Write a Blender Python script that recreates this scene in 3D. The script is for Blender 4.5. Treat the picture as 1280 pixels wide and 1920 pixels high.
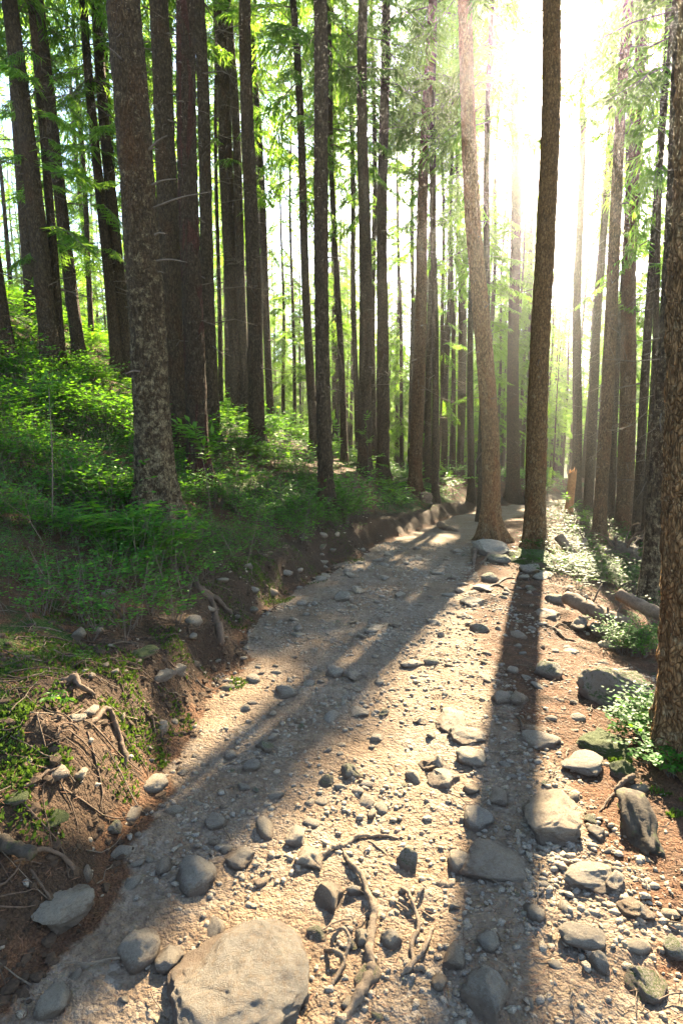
import bpy, bmesh, math, random, time
import numpy as np
from mathutils import Vector, Matrix
T0 = time.time()
R = math.radians
for o in list(bpy.data.objects): bpy.data.objects.remove(o)
sc = bpy.context.scene
COL = sc.collection

# ------------------------------------------------------------------ camera
F, PITCH, CAMZ = 1100.0, R(8.0), 1.60          # focal length in photo pixels (1280 x 1920)
cam = bpy.data.cameras.new('camera')
cam.sensor_fit = 'VERTICAL'; cam.sensor_height = 36.0; cam.lens = F / 1920 * 36
cam.clip_start = 0.05; cam.clip_end = 2000
camo = bpy.data.objects.new('camera', cam); COL.objects.link(camo)
camo.location = (0, 0, CAMZ); camo.rotation_euler = (R(90) - PITCH, 0, 0)
sc.camera = camo

# ------------------------------------------------------------------ sky, sun, exposure
SUN_AZ, SUN_EL = R(18.6), R(28.3)               # azimuth clockwise from +Y
SUN = np.array([math.sin(SUN_AZ) * math.cos(SUN_EL), math.cos(SUN_AZ) * math.cos(SUN_EL), math.sin(SUN_EL)])
world = bpy.data.worlds.new('World'); sc.world = world; world.use_nodes = True
wn = world.node_tree; wn.nodes.clear()
sky = wn.nodes.new('ShaderNodeTexSky'); sky.sky_type = 'NISHITA'; sky.sun_disc = False
sky.sun_elevation = SUN_EL; sky.sun_rotation = SUN_AZ
sky.altitude = 900; sky.air_density = 1.0; sky.dust_density = 0.7; sky.ozone_density = 0.6
bg = wn.nodes.new('ShaderNodeBackground'); bg.inputs[1].default_value = 0.063
wo = wn.nodes.new('ShaderNodeOutputWorld')
wn.links.new(sky.outputs[0], bg.inputs[0]); wn.links.new(bg.outputs[0], wo.inputs[0])
sl = bpy.data.lights.new('sun', 'SUN'); sl.energy = 5.0; sl.angle = R(0.55); sl.color = (1.0, 0.835, 0.57)
so = bpy.data.objects.new('sun', sl); COL.objects.link(so)
so.rotation_euler = Vector(SUN).to_track_quat('Z', 'Y').to_euler(); so.location = (10, 30, 40)
sc.view_settings.view_transform = 'Standard'; sc.view_settings.look = 'None'
sc.view_settings.gamma = 1.0; sc.view_settings.use_curve_mapping = False
sc.view_settings.exposure = 3.6
cy = sc.cycles
cy.use_denoising = True; cy.max_bounces = 5; cy.diffuse_bounces = 3; cy.glossy_bounces = 2
cy.transmission_bounces = 4; cy.transparent_max_bounces = 4; cy.volume_bounces = 0
cy.use_adaptive_sampling = True; cy.adaptive_threshold = 0.02; cy.sample_clamp_indirect = 4.0

# ------------------------------------------------------------------ numpy noise
def _hash(ix, iy, iz, seed):
    h = (ix.astype(np.int64) * 374761393 + iy.astype(np.int64) * 668265263 + iz.astype(np.int64) * 2147483647 + seed * 1274126177) & 0xFFFFFFFF
    h = ((h ^ (h >> 13)) * 1274126177) & 0xFFFFFFFF
    return ((h ^ (h >> 16)) & 0xFFFFFF) / float(0xFFFFFF)
def n3(x, y, z, seed=0):
    x = np.asarray(x, float); y = np.asarray(y, float); z = np.asarray(z, float)
    x, y, z = np.broadcast_arrays(x, y, z)
    ix, iy, iz = np.floor(x), np.floor(y), np.floor(z)
    fx, fy, fz = x - ix, y - iy, z - iz
    fx, fy, fz = [f * f * (3 - 2 * f) for f in (fx, fy, fz)]
    r = 0
    for a in (0, 1):
        for b in (0, 1):
            for c in (0, 1):
                w = (fx if a else 1 - fx) * (fy if b else 1 - fy) * (fz if c else 1 - fz)
                r = r + w * _hash(ix + a, iy + b, iz + c, seed)
    return r * 2 - 1
def n2(x, y, seed=0):
    x = np.asarray(x, float); y = np.asarray(y, float)
    ix, iy = np.floor(x), np.floor(y)
    fx, fy = x - ix, y - iy
    fx = fx * fx * (3 - 2 * fx); fy = fy * fy * (3 - 2 * fy)
    z = np.zeros_like(ix)
    r = (1 - fx) * (1 - fy) * _hash(ix, iy, z, seed) + fx * (1 - fy) * _hash(ix + 1, iy, z, seed) \
        + (1 - fx) * fy * _hash(ix, iy + 1, z, seed) + fx * fy * _hash(ix + 1, iy + 1, z, seed)
    return r * 2 - 1
def fbm(x, y, seed=0, oct=3):
    r, a = 0, 1.0
    for k in range(oct):
        r = r + a * n2(x * 2 ** k + 17.3 * k, y * 2 ** k - 9.1 * k, seed + k); a *= 0.5
    return r / 1.75
def sstep(t):
    t = np.clip(t, 0, 1); return t * t * (3 - 2 * t)

# ------------------------------------------------------------------ terrain
_ly = np.array([-8, 0, 1.9, 2.3, 2.7, 3.3, 4.4, 5.4, 7.2, 9.1, 11.5, 14.9, 17.3, 22, 30, 60, 200.])
_lx = np.array([-1.1, -1.05, -1.02, -.97, -.95, -.98, -.95, -.84, -.53, 0, .83, 2.16, 3.35, 6.3, 12, 34, 140.])
_gy = np.linspace(-8, 200, 4161); _gx = np.interp(_gy, _ly, _lx)
_k = np.exp(-np.linspace(-2, 2, 41) ** 2); _k /= _k.sum()
_gx = np.convolve(np.pad(_gx, 20, mode='edge'), _k, 'valid')
def xL(y): return np.interp(y, _gy, _gx)
def xR(y): return xL(y) + 2.35 - 0.25 * sstep((y - 6) / 8)
def xH(y):
    return np.minimum(xL(y), 1.3 + 0.05 * np.maximum(0, y - 12))
def lateral(x, y):
    """metres outside the path's bank edge (+) with a ragged edge"""
    j = 0.16 * n2(x * 1.1 + 3, y * 1.1, 5) + 0.10 * n2(x * 3.1, y * 3.1, 6)
    return xL(y) - x + j * sstep((y - 0.5) / 2)
def terrain(x, y):
    x = np.asarray(x, float); y = np.asarray(y, float)
    l = lateral(x, y)
    z = -0.055 * y - 0.03 * np.maximum(0, y - 22)
    bank = (0.34 + 0.10 * n2(y * 0.7, 0.5, 11)) * sstep(l / (0.40 + 0.16 * n2(y * 1.3, 3.3, 12))) * (1 - 0.5 * sstep((y - 16) / 8))
    lh = np.maximum(0, xH(y) - x - 0.15)
    l10 = np.minimum(lh, 10)
    z = z + bank + (0.27 * l10 + 0.021 * l10 ** 2 + 0.42 * np.clip(lh - 10, 0, 6)) * (1 + 0.30 * sstep((y - 8) / 6) * (1 - sstep((lh - 3) / 4)))
    z = z + 0.075 * np.clip(y - 8, 0, 11) * sstep((l - 0.2) / 1.8)
    r = np.maximum(0, x - xR(y)); r6 = np.minimum(r, 6)
    z = z - 0.06 * r6 - 0.030 * r6 ** 2 - 0.30 * np.maximum(0, r - 6)
    off = sstep(l / 0.7) + sstep(r / 0.8)
    z = z + off * (0.13 * fbm(x * 0.45, y * 0.45, 21) + 0.07 * fbm(x * 1.5, y * 1.5, 22) + 0.034 * fbm(x * 5, y * 5, 23) + 0.020 * np.abs(fbm(x * 11, y * 11, 29)))
    z = z + 0.05 * sstep(l / .15) * (1 - sstep((l - .5) / .5)) * fbm(x * 4.2, y * 4.2, 30)
    onp = 1 - np.clip(off, 0, 1)
    c = (x - xL(y)) / 2.3
    z = z - 0.035 * np.sin(np.clip(c, 0, 1) * math.pi) ** 2 + (0.35 + 0.65 * onp) * (0.028 * fbm(x * 1.9, y * 1.9, 24) + 0.013 * fbm(x * 7, y * 7, 25)) 
    z = z + 0.30 * np.maximum(0, y - 82) * sstep((y - 82) / 20)
    d = np.hypot(x, y)
    near = np.clip((9 - d) / 6, 0, 1)
    z = z + near * (0.006 * n2(x * 24, y * 24, 27) + 0.0035 * n2(x * 55, y * 55, 28))
    return z
def tz(x, y): return float(terrain(np.array([x]), np.array([y]))[0])
CP, SP = math.cos(PITCH), math.sin(PITCH)
def ray(px, py):
    dx, dy = (px - 640) / F, (960 - py) / F
    return np.array([dx, CP + dy * SP, -SP + dy * CP])
def at(px, py, depth):
    """world point seen at photo pixel px, py whose distance along +Y is depth"""
    d = ray(px, py); return np.array([0, 0, CAMZ]) + d * (depth / d[1])
_ts = np.concatenate([np.arange(0.6, 12, 0.02), np.arange(12, 90, 0.1)])
def hit(px, py):
    d = ray(px, py); P = np.array([0, 0, CAMZ])[None] + d[None] * _ts[:, None]
    below = P[:, 2] < terrain(P[:, 0], P[:, 1])
    i = int(np.argmax(below)) if below.any() else len(_ts) - 1
    p = P[i].copy(); p[2] = tz(p[0], p[1]); return p
def view_depth(p): return p[1] * CP - (p[2] - CAMZ) * SP
def project(P):
    P = np.asarray(P, float); x = P[..., 0]; y = P[..., 1]; z = P[..., 2] - CAMZ
    w = y * CP - z * SP; u = y * SP + z * CP
    return 640 + F * x / w, 960 - F * u / w, w
def normal_at(x, y, e=0.05):
    n = Vector((tz(x - e, y) - tz(x + e, y), tz(x, y - e) - tz(x, y + e), 2 * e)); return n.normalized()

# ------------------------------------------------------------------ object helpers
def tag(o, label=None, cat=None, group=None, kind=None):
    if label: o['label'] = label
    if cat: o['category'] = cat
    if group: o['group'] = group
    if kind: o['kind'] = kind
    return o
def empty(name, loc=(0, 0, 0), rz=0.0):
    o = bpy.data.objects.new(name, None); COL.objects.link(o)
    o.location = loc; o.rotation_euler = (0, 0, rz); o.empty_display_size = 0.2; return o
def link(name, me, parent=None, mats=None):
    o = bpy.data.objects.new(name, me); COL.objects.link(o)
    if parent is not None: o.parent = parent
    if mats:
        for m in (mats if isinstance(mats, (list, tuple)) else [mats]):
            if len(me.materials) < (len(mats) if isinstance(mats, (list, tuple)) else 1): me.materials.append(m)
    return o
def make_mesh(name, V, polys, midx=None, smooth=True, attrs=None):
    """polys: list of (M,k) int arrays (k = 3 or 4)"""
    me = bpy.data.meshes.new(name)
    V = np.asarray(V, np.float32)
    me.vertices.add(len(V)); me.vertices.foreach_set('co', V.ravel())
    polys = [np.asarray(p, np.int32) for p in polys if len(p)]
    nl = sum(p.size for p in polys); npoly = sum(len(p) for p in polys)
    me.loops.add(nl); me.polygons.add(npoly)
    me.loops.foreach_set('vertex_index', np.concatenate([p.ravel() for p in polys]))
    starts, s = [], 0
    for p in polys:
        k = p.shape[1]; starts.append(s + np.arange(len(p)) * k); s += p.size
    me.polygons.foreach_set('loop_start', np.concatenate(starts).astype(np.int32))
    if midx is not None: me.polygons.foreach_set('material_index', np.asarray(midx, np.int32))
    me.polygons.foreach_set('use_smooth', np.full(npoly, smooth, bool))
    for k, a in (attrs or {}).items():
        at_ = me.attributes.new(k, 'FLOAT', 'POINT'); at_.data.foreach_set('value', np.asarray(a, np.float32))
    me.update(calc_edges=True); me.validate(); return me
class Acc:
    """collects vertices, quads and triangles of one mesh"""
    def __init__(s): s.v = []; s.q = []; s.t = []; s.qm = []; s.tm = []; s.n = 0; s.a = []
    def add(s, V, quads=None, tris=None, m=0, a=0.0):
        V = np.asarray(V, float).reshape(-1, 3)
        s.v.append(V); s.a.append(np.broadcast_to(np.asarray(a, float), (len(V),)))
        if quads is not None and len(quads):
            q = np.asarray(quads, int) + s.n; s.q.append(q); s.qm.append(np.full(len(q), m))
        if tris is not None and len(tris):
            t = np.asarray(tris, int) + s.n; s.t.append(t); s.tm.append(np.full(len(t), m))
        s.n += len(V)
    def mesh(s, name, smooth=True, attr=None):
        polys, mi = [], []
        if s.q: polys.append(np.concatenate(s.q)); mi.append(np.concatenate(s.qm))
        if s.t: polys.append(np.concatenate(s.t)); mi.append(np.concatenate(s.tm))
        return make_mesh(name, np.concatenate(s.v), polys, np.concatenate(mi), smooth, {attr: np.concatenate(s.a)} if attr else None)
def catmull(P, n):
    P = np.asarray(P, float)
    if len(P) == 2: return P[0] + (P[1] - P[0]) * np.linspace(0, 1, n)[:, None]
    Q = np.vstack([2 * P[0] - P[1], P, 2 * P[-1] - P[-2]]); out = []
    for t in np.linspace(0, len(P) - 1 - 1e-6, n):
        i = int(t); f = t - i; a, b, c, d = Q[i:i + 4]
        out.append(0.5 * (2 * b + (c - a) * f + (2 * a - 5 * b + 4 * c - d) * f * f + (3 * b - a - 3 * c + d) * f ** 3))
    return np.array(out)
def tube(P, rad, sides=6, cap=True, seed=0, rough=0.0, flat=1.0):
    """closed tube along points P with radii rad -> V, quads, tris"""
    P = np.asarray(P, float); n = len(P); rad = np.broadcast_to(np.asarray(rad, float), (n,))
    Tn = np.gradient(P, axis=0); Tn /= np.linalg.norm(Tn, axis=1)[:, None] + 1e-9
    up = np.array([0, 0, 1.0]) if abs(Tn[0, 2]) < 0.9 else np.array([1.0, 0, 0])
    V = []
    th = np.linspace(0, 2 * math.pi, sides, endpoint=False)
    for i in range(n):
        s = np.cross(Tn[i], up); s /= np.linalg.norm(s) + 1e-9; u = np.cross(s, Tn[i])
        rr = np.full(sides, rad[i]) if not rough else rad[i] * (1 + rough * n3(np.cos(th) * 1.3 + seed * 3.1, np.sin(th) * 1.3, np.full(sides, i * 0.45), seed))
        V.append(P[i] + (np.cos(th) * rr)[:, None] * s + (np.sin(th) * rr * flat)[:, None] * u)
    V = np.concatenate(V); i = np.arange(n - 1)[:, None] * sides; j = np.arange(sides)[None]; j2 = (j + 1) % sides
    Q = np.stack([i + j, i + j2, i + sides + j2, i + sides + j], -1).reshape(-1, 4)
    Tt = []
    if cap:
        V = np.vstack([V, P[0] - Tn[0] * rad[0] * 0.25, P[-1] + Tn[-1] * rad[-1] * 0.25]); a, b = len(V) - 2, len(V) - 1
        for k in range(sides):
            Tt.append((a, (k + 1) % sides, k)); Tt.append((b, (n - 1) * sides + k, (n - 1) * sides + (k + 1) % sides))
    return V, Q, np.array(Tt, int).reshape(-1, 3)

# ------------------------------------------------------------------ materials
class NT:
    def __init__(s, name):
        s.m = bpy.data.materials.new(name); s.m.use_nodes = True; s.t = s.m.node_tree; s.t.nodes.clear()
        s.out = s.t.nodes.new('ShaderNodeOutputMaterial')
    def n(s, typ, **kw):
        nd = s.t.nodes.new('ShaderNode' + typ)
        for k, v in kw.items():
            if k.startswith('i_'):
                key = k[2:]; key = int(key) if key.isdigit() else key.replace('_', ' ')
                if hasattr(v, 'is_output') or isinstance(v, bpy.types.NodeSocket): s.t.links.new(v, nd.inputs[key])
                else: nd.inputs[key].default_value = v
            else: setattr(nd, k, v)
        return nd
    def L(s, a, b): s.t.links.new(a, b)
    def coords(s, kind='Object'): return s.n('TexCoord').outputs[kind]
    def noise(s, vec, scale, detail=4, rough=0.6, dist=0.0):
        return s.n('TexNoise', i_Vector=vec, i_Scale=scale, i_Detail=detail, i_Roughness=rough, i_Distortion=dist).outputs['Fac']
    def mapping(s, vec, scale): return s.n('Mapping', i_Vector=vec, i_Scale=scale).outputs[0]
    def ramp(s, fac, stops):
        r = s.n('ValToRGB', i_Fac=fac); e = r.color_ramp.elements
        while len(e) < len(stops): e.new(0.5)
        for k, (p, c) in enumerate(stops):
            e[k].position = p; c = c if isinstance(c, (tuple, list)) else (c, c, c); e[k].color = tuple(c) + (1,)
        return r.outputs[0]
    def mix(s, fac, a, b, blend='MIX'):
        nd = s.n('Mix', data_type='RGBA', blend_type=blend)
        for sock, v in ((nd.inputs[0], fac), (nd.inputs[6], a), (nd.inputs[7], b)):
            if isinstance(v, bpy.types.NodeSocket): s.L(v, sock)
            elif isinstance(v, (tuple, list)): sock.default_value = tuple(v) + ((1,) if len(v) == 3 else ())
            else: sock.default_value = v
        return nd.outputs[2]
    def math(s, op, a, b=0.0, clamp=False):
        nd = s.n('Math', operation=op, use_clamp=clamp)
        for k, v in enumerate((a, b)):
            if isinstance(v, bpy.types.NodeSocket): s.L(v, nd.inputs[k])
            else: nd.inputs[k].default_value = v
        return nd.outputs[0]
    def attr(s, name): return s.n('Attribute', attribute_name=name).outputs['Fac']
    def rand(s): return s.n('ObjectInfo').outputs['Random']
    def bump(s, h, strength, dist): return s.n('Bump', i_Height=h, i_Strength=strength, i_Distance=dist).outputs[0]
    def bsdf(s, col, rough=0.85, normal=None, spec=0.3):
        p = s.n('BsdfPrincipled'); p.inputs['Specular IOR Level'].default_value = spec
        for sock, v in ((p.inputs['Base Color'], col), (p.inputs['Roughness'], rough)):
            if isinstance(v, bpy.types.NodeSocket): s.L(v, sock)
            elif isinstance(v, (tuple, list)): sock.default_value = tuple(v) + (1,)
            else: sock.default_value = v
        if normal is not None: s.L(normal, p.inputs['Normal'])
        return p.outputs[0]
    def done(s, sh): s.L(sh, s.out.inputs[0]); return s.m
M = {}
def mat_ground():
    t = NT('forest_ground'); c = t.coords('Object')
    n1 = t.noise(c, 1.7, 6, .62); nf = t.noise(c, 26, 5, .7); nm = t.noise(c, 7, 5, .65); nx = t.noise(c, 130, 3, .7)
    vor = t.n('TexVoronoi', i_Vector=c, i_Scale=42.0); vor2 = t.n('TexVoronoi', i_Vector=c, i_Scale=95.0)
    dirt = t.ramp(nf, [(.25, (.085, .053, .031)), (.5, (.170, .113, .070)), (.75, (.275, .194, .126))])
    dirt = t.mix(t.ramp(n1, [(.35, 0), (.7, .5)]), dirt, (.215, .168, .122))
    cell = t.n('SeparateColor', i_Color=vor.outputs['Color']).outputs[0]
    grav = t.mix(.55, dirt, t.ramp(cell, [(.1, (.10, .080, .060)), (.6, (.26, .215, .165)), (.95, (.40, .345, .27))]))
    gm = t.ramp(t.math('ADD', t.math('MULTIPLY', nm, .7), t.math('MULTIPLY', n1, .5)), [(.55, 0), (.75, .8)])
    pathc = t.mix(gm, dirt, grav)
    lit = t.ramp(nx, [(.25, (.028, .014, .007)), (.5, (.100, .046, .022)), (.75, (.21, .105, .052))])
    lit = t.mix(t.ramp(nm, [(.42, 0), (.66, .75)]), lit, (.040, .029, .018))
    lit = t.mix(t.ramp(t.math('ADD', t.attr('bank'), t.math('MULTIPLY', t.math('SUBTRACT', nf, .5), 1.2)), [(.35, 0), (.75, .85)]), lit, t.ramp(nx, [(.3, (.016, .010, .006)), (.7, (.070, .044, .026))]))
    pm = t.math('ADD', t.attr('path'), t.math('MULTIPLY', t.math('SUBTRACT', nm, .5), 1.1))
    col = t.mix(t.ramp(pm, [(.42, 0), (.60, 1)]), lit, pathc)
    mo = t.math('ADD', t.attr('moss'), t.math('MULTIPLY', t.math('SUBTRACT', nm, .5), 1.3))
    mossc = t.ramp(nx, [(.3, (.012, .026, .005)), (.7, (.062, .096, .016))])
    col = t.mix(t.ramp(mo, [(.47, 0), (.62, 1)]), col, mossc)
    h = t.math('ADD', t.math('MULTIPLY', nf, .6), t.math('ADD', t.math('MULTIPLY', nx, .35), t.math('MULTIPLY', vor.outputs['Distance'], -.5)))
    h = t.math('ADD', h, t.math('MULTIPLY', vor2.outputs['Distance'], -.25))
    return t.done(t.bsdf(col, .93, t.bump(h, 1.0, .032), .15))
def mat_rock(name, a, b, moss=0.0, attr=False, vary=.55):
    t = NT(name); c = t.coords('Object'); rnd = t.attr('rnd') if attr else t.rand()
    off = t.n('VectorMath', operation='ADD', i_0=c); t.L(t.n('CombineXYZ', i_X=t.math('MULTIPLY', rnd, 37.0), i_Y=t.math('MULTIPLY', rnd, 11.0)).outputs[0], off.inputs[1]); c = off.outputs[0]
    n1 = t.noise(c, 5, 5, .65); nf = t.noise(c, 60, 4, .7); ng = t.noise(c, 210, 2, .7)
    base = t.mix(t.ramp(n1, [(.35, 0), (.65, 1)]), a, b)
    base = t.mix(vary, base, t.ramp(rnd, [(.0, (.21, .18, .14)), (.3, (.35, .285, .205)), (.5, (.28, .25, .205)), (.7, (.42, .335, .225)), (.88, (.28, .175, .10)), (1., (.40, .34, .25))]))
    base = t.mix(t.ramp(ng, [(.36, .6), (.52, 0)]), base, (.085, .078, .068))
    base = t.mix(t.ramp(nf, [(.55, 0), (.72, .4)]), base, (.45, .40, .33))
    base = t.mix(t.ramp(t.noise(c, 9, 6, .78), [(.46, 0), (.66, .7)]), base, (.20, .135, .080))
    if not attr:
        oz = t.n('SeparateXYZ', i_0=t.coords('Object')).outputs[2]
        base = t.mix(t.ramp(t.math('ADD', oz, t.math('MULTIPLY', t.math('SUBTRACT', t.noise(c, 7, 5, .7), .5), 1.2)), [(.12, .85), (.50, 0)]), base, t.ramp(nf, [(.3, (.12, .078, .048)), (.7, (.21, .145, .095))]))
    if moss:
        nz = t.n('SeparateXYZ', i_0=t.n('NewGeometry').outputs['Normal']).outputs[2]
        mk = t.math('ADD', t.math('MULTIPLY', nz, .35), t.noise(c, 9, 5, .7))
        base = t.mix(t.ramp(mk, [(.80 - moss * .3, 0), (.92 - moss * .3, 1)]), base, t.ramp(ng, [(.3, (.022, .036, .007)), (.7, (.10, .12, .028))]))
    h = t.math('ADD', t.math('MULTIPLY', n1, 1.0), t.math('ADD', t.math('MULTIPLY', nf, .55), t.math('MULTIPLY', ng, .28)))
    return t.done(t.bsdf(base, .88, t.bump(h, .9, .04), .25))
def mat_bark(name, dark, mid, pale, lich=.5, bare=0.0, moss=.3, lfade=.015):
    t = NT(name); c = t.coords('Object'); rnd = t.rand()
    off = t.n('VectorMath', operation='ADD', i_0=c); t.L(t.n('CombineXYZ', i_X=t.math('MULTIPLY', rnd, 31.0), i_Z=t.math('MULTIPLY', rnd, 57.0)).outputs[0], off.inputs[1]); v = off.outputs[0]
    st = t.mapping(v, (1, 1, .42))
    n1 = t.noise(st, 3.2, 5, .65); nf = t.noise(st, 34, 5, .75, .4); vo = t.n('TexVoronoi', i_Vector=st, i_Scale=36.0)
    vo2 = t.n('TexVoronoi', i_Vector=st, i_Scale=78.0)
    wob = t.n('VectorMath', operation='ADD', i_0=st); t.L(t.n('VectorMath', operation='SCALE', i_0=t.n('TexNoise', i_Vector=st, i_Scale=9.0, i_Detail=3.0).outputs['Color'], i_Scale=.10).outputs[0], wob.inputs[1])
    ve = t.n('TexVoronoi', feature='DISTANCE_TO_EDGE', i_Vector=wob.outputs[0], i_Scale=48.0)
    crack = t.ramp(ve.outputs['Distance'], [(0.0, 0), (.16, 1)])
    col = t.ramp(nf, [(.28, dark), (.52, mid), (.78, tuple(x * 1.5 for x in mid))])
    col = t.mix(t.ramp(vo.outputs['Distance'], [(.30, 0), (.62, .6)]), col, dark)
    cell = t.n('SeparateColor', i_Color=t.n('TexVoronoi', i_Vector=wob.outputs[0], i_Scale=48.0).outputs['Color']).outputs[1]
    col = t.mix(t.ramp(cell, [(.2, 0), (.9, .28)]), col, tuple(x * 1.7 for x in mid))
    zz = t.n('SeparateXYZ', i_0=c).outputs[2]
    lm = t.math('SUBTRACT', t.noise(v, 13, 6, .74), t.math('MULTIPLY', t.math('SUBTRACT', zz, 1.5), lfade))
    col = t.mix(t.ramp(lm, [(.70 - lich * .20, 0), (.76 - lich * .16, .85)]), col, t.mix(t.ramp(nf, [(.35, 0), (.65, 1)]), tuple(x * .55 for x in pale), pale))
    col = t.mix(t.ramp(n1, [(.52, 0), (.72, .5)]), col, (mid[0] * 1.15, mid[1] * .72, mid[2] * .5))
    if moss:
        z = t.n('SeparateXYZ', i_0=c).outputs[2]
        mk = t.math('SUBTRACT', t.noise(v, 6, 5, .7), t.math('MULTIPLY', z, .16))
        col = t.mix(t.ramp(mk, [(.66 - moss * .3, 0), (.82 - moss * .3, .75)]), col, (.060, .066, .018))
    if bare:
        bs = t.mapping(c, (1.2, 1.2, .22)); bm = t.noise(bs, 4.2, 4, .55, .5)
        wood = t.ramp(t.noise(t.mapping(c, (1, 1, .06)), 46, 4, .7), [(.3, (.030, .012, .008)), (.6, (.085, .036, .023)), (.85, (.17, .09, .055))])
        col = t.mix(t.ramp(bm, [(.535, 0), (.56, 1)]), col, wood)
    col = t.mix(crack, t.mix(.5, col, tuple(x * .7 for x in dark)), col)
    h = t.math('ADD', t.math('MULTIPLY', nf, .6), t.math('MULTIPLY', vo.outputs['Distance'], -.5))
    h = t.math('ADD', h, t.math('MULTIPLY', crack, .45))
    h = t.math('ADD', h, t.math('MULTIPLY', vo2.outputs['Distance'], -.4))
    return t.done(t.bsdf(col, .92, t.bump(h, 1.0, .045), .12))
def mat_leaf(name, dif, tra, w=.5, var=.5, rough=.5, spec=.3, attr='rnd'):
    t = NT(name); r = t.attr(attr) if attr else t.rand(); r2 = t.rand()
    f = t.math('ADD', t.math('MULTIPLY', r, .7), t.math('MULTIPLY', r2, .3))
    k = t.ramp(f, [(0, 1 - var), (1, 1 + var)])
    cd = t.mix(1.0, tuple(dif), k, 'MULTIPLY'); ct = t.mix(1.0, tuple(tra), k, 'MULTIPLY')
    yel = t.ramp(f, [(.75, 0), (1, .25)])
    ct = t.mix(yel, ct, (tra[0] * 1.7, tra[1] * 1.2, tra[2]))
    d = t.bsdf(cd, rough, None, spec)
    tr = t.n('BsdfTranslucent', i_Color=ct)
    mx = t.n('MixShader', i_0=w, i_1=d, i_2=tr.outputs[0]); return t.done(mx.outputs[0])
def mat_wood(name, a, b, rough=.85, grain=30, moss=0.0):
    t = NT(name); c = t.coords('Object'); n = t.noise(t.mapping(c, (1, 1, 1)), grain, 5, .7, .8); n1 = t.noise(c, 6, 4, .6)
    col = t.mix(t.ramp(n, [(.3, 0), (.7, 1)]), a, b)
    col = t.mix(t.ramp(n1, [(.45, 0), (.7, .5)]), col, tuple(x * .45 for x in a))
    if moss: col = t.mix(t.ramp(t.noise(c, 13, 6, .75), [(.66 - moss * .13, 0), (.74 - moss * .13, .9)]), col, t.ramp(t.noise(c, 120, 3, .7), [(.3, (.018, .024, .006)), (.7, (.070, .078, .018))]))
    return t.done(t.bsdf(col, rough, t.bump(n, .6, .012), .2))
M['ground'] = mat_ground()
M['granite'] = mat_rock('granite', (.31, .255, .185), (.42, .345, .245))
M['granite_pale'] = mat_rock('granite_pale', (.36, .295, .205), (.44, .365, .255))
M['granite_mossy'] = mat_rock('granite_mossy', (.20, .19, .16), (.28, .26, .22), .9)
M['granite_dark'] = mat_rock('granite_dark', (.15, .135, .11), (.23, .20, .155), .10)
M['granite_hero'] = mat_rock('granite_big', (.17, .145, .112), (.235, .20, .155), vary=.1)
M['pebble'] = mat_rock('pebble', (.30, .245, .175), (.40, .32, .225), 0, True)
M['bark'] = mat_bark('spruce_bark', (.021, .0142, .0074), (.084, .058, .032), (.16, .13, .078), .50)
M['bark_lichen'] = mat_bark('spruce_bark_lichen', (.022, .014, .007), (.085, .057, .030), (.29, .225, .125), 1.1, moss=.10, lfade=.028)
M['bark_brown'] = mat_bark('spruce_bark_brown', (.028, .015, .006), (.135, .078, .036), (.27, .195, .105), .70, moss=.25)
M['bark_orange'] = mat_bark('spruce_bark_orange', (.055, .029, .011), (.25, .145, .063), (.40, .30, .16), .75, moss=.35)  # orange-brown bark, lighter all over than the brown one
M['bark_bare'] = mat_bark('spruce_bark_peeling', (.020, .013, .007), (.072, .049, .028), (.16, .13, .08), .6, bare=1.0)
M['needle'] = mat_leaf('spruce_needles', (.030, .078, .014), (.215, .385, .034), .62, .62, .55, .10)
M['twig'] = mat_wood('dead_twig', (.075, .055, .040), (.15, .115, .085))
M['root'] = mat_wood('weathered_root', (.095, .066, .043), (.215, .158, .105), grain=55)
M['root_dark'] = mat_wood('soil_stained_root', (.055, .035, .022), (.12, .078, .05), grain=40, moss=.4)
M['log'] = mat_wood('barkless_log', (.105, .066, .038), (.215, .142, .086), grain=34)
M['snag'] = mat_wood('orange_rotten_wood', (.24, .095, .030), (.42, .19, .065), grain=25)
M['mosswood'] = mat_wood('mossy_dead_wood', (.030, .022, .014), (.085, .062, .040), moss=.8)
M['berry'] = mat_leaf('bilberry_leaf', (.046, .145, .020), (.15, .35, .014), .45, .7, .55, .10)
M['fern'] = mat_leaf('fern_leaf', (.062, .160, .014), (.24, .47, .015), .50, .5, .55, .15)
M['rowan'] = mat_leaf('sapling_leaf', (.050, .12, .012), (.20, .42, .02), .55, .3, .45)
M['clearing'] = mat_leaf('clearing_leaf', (.018, .056, .007), (.085, .185, .010), .5, .5, .6, .08)
M['moss'] = mat_leaf('moss', (.050, .085, .012), (.07, .12, .01), .3, .6, .8, .1)
M['litter'] = mat_leaf('needle_litter', (.17, .080, .040), (.05, .02, .01), .1, .6, .7, .25)
M['soil'] = mat_wood('soil_clod', (.030, .019, .011), (.085, .052, .030), .95, 60)

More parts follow.
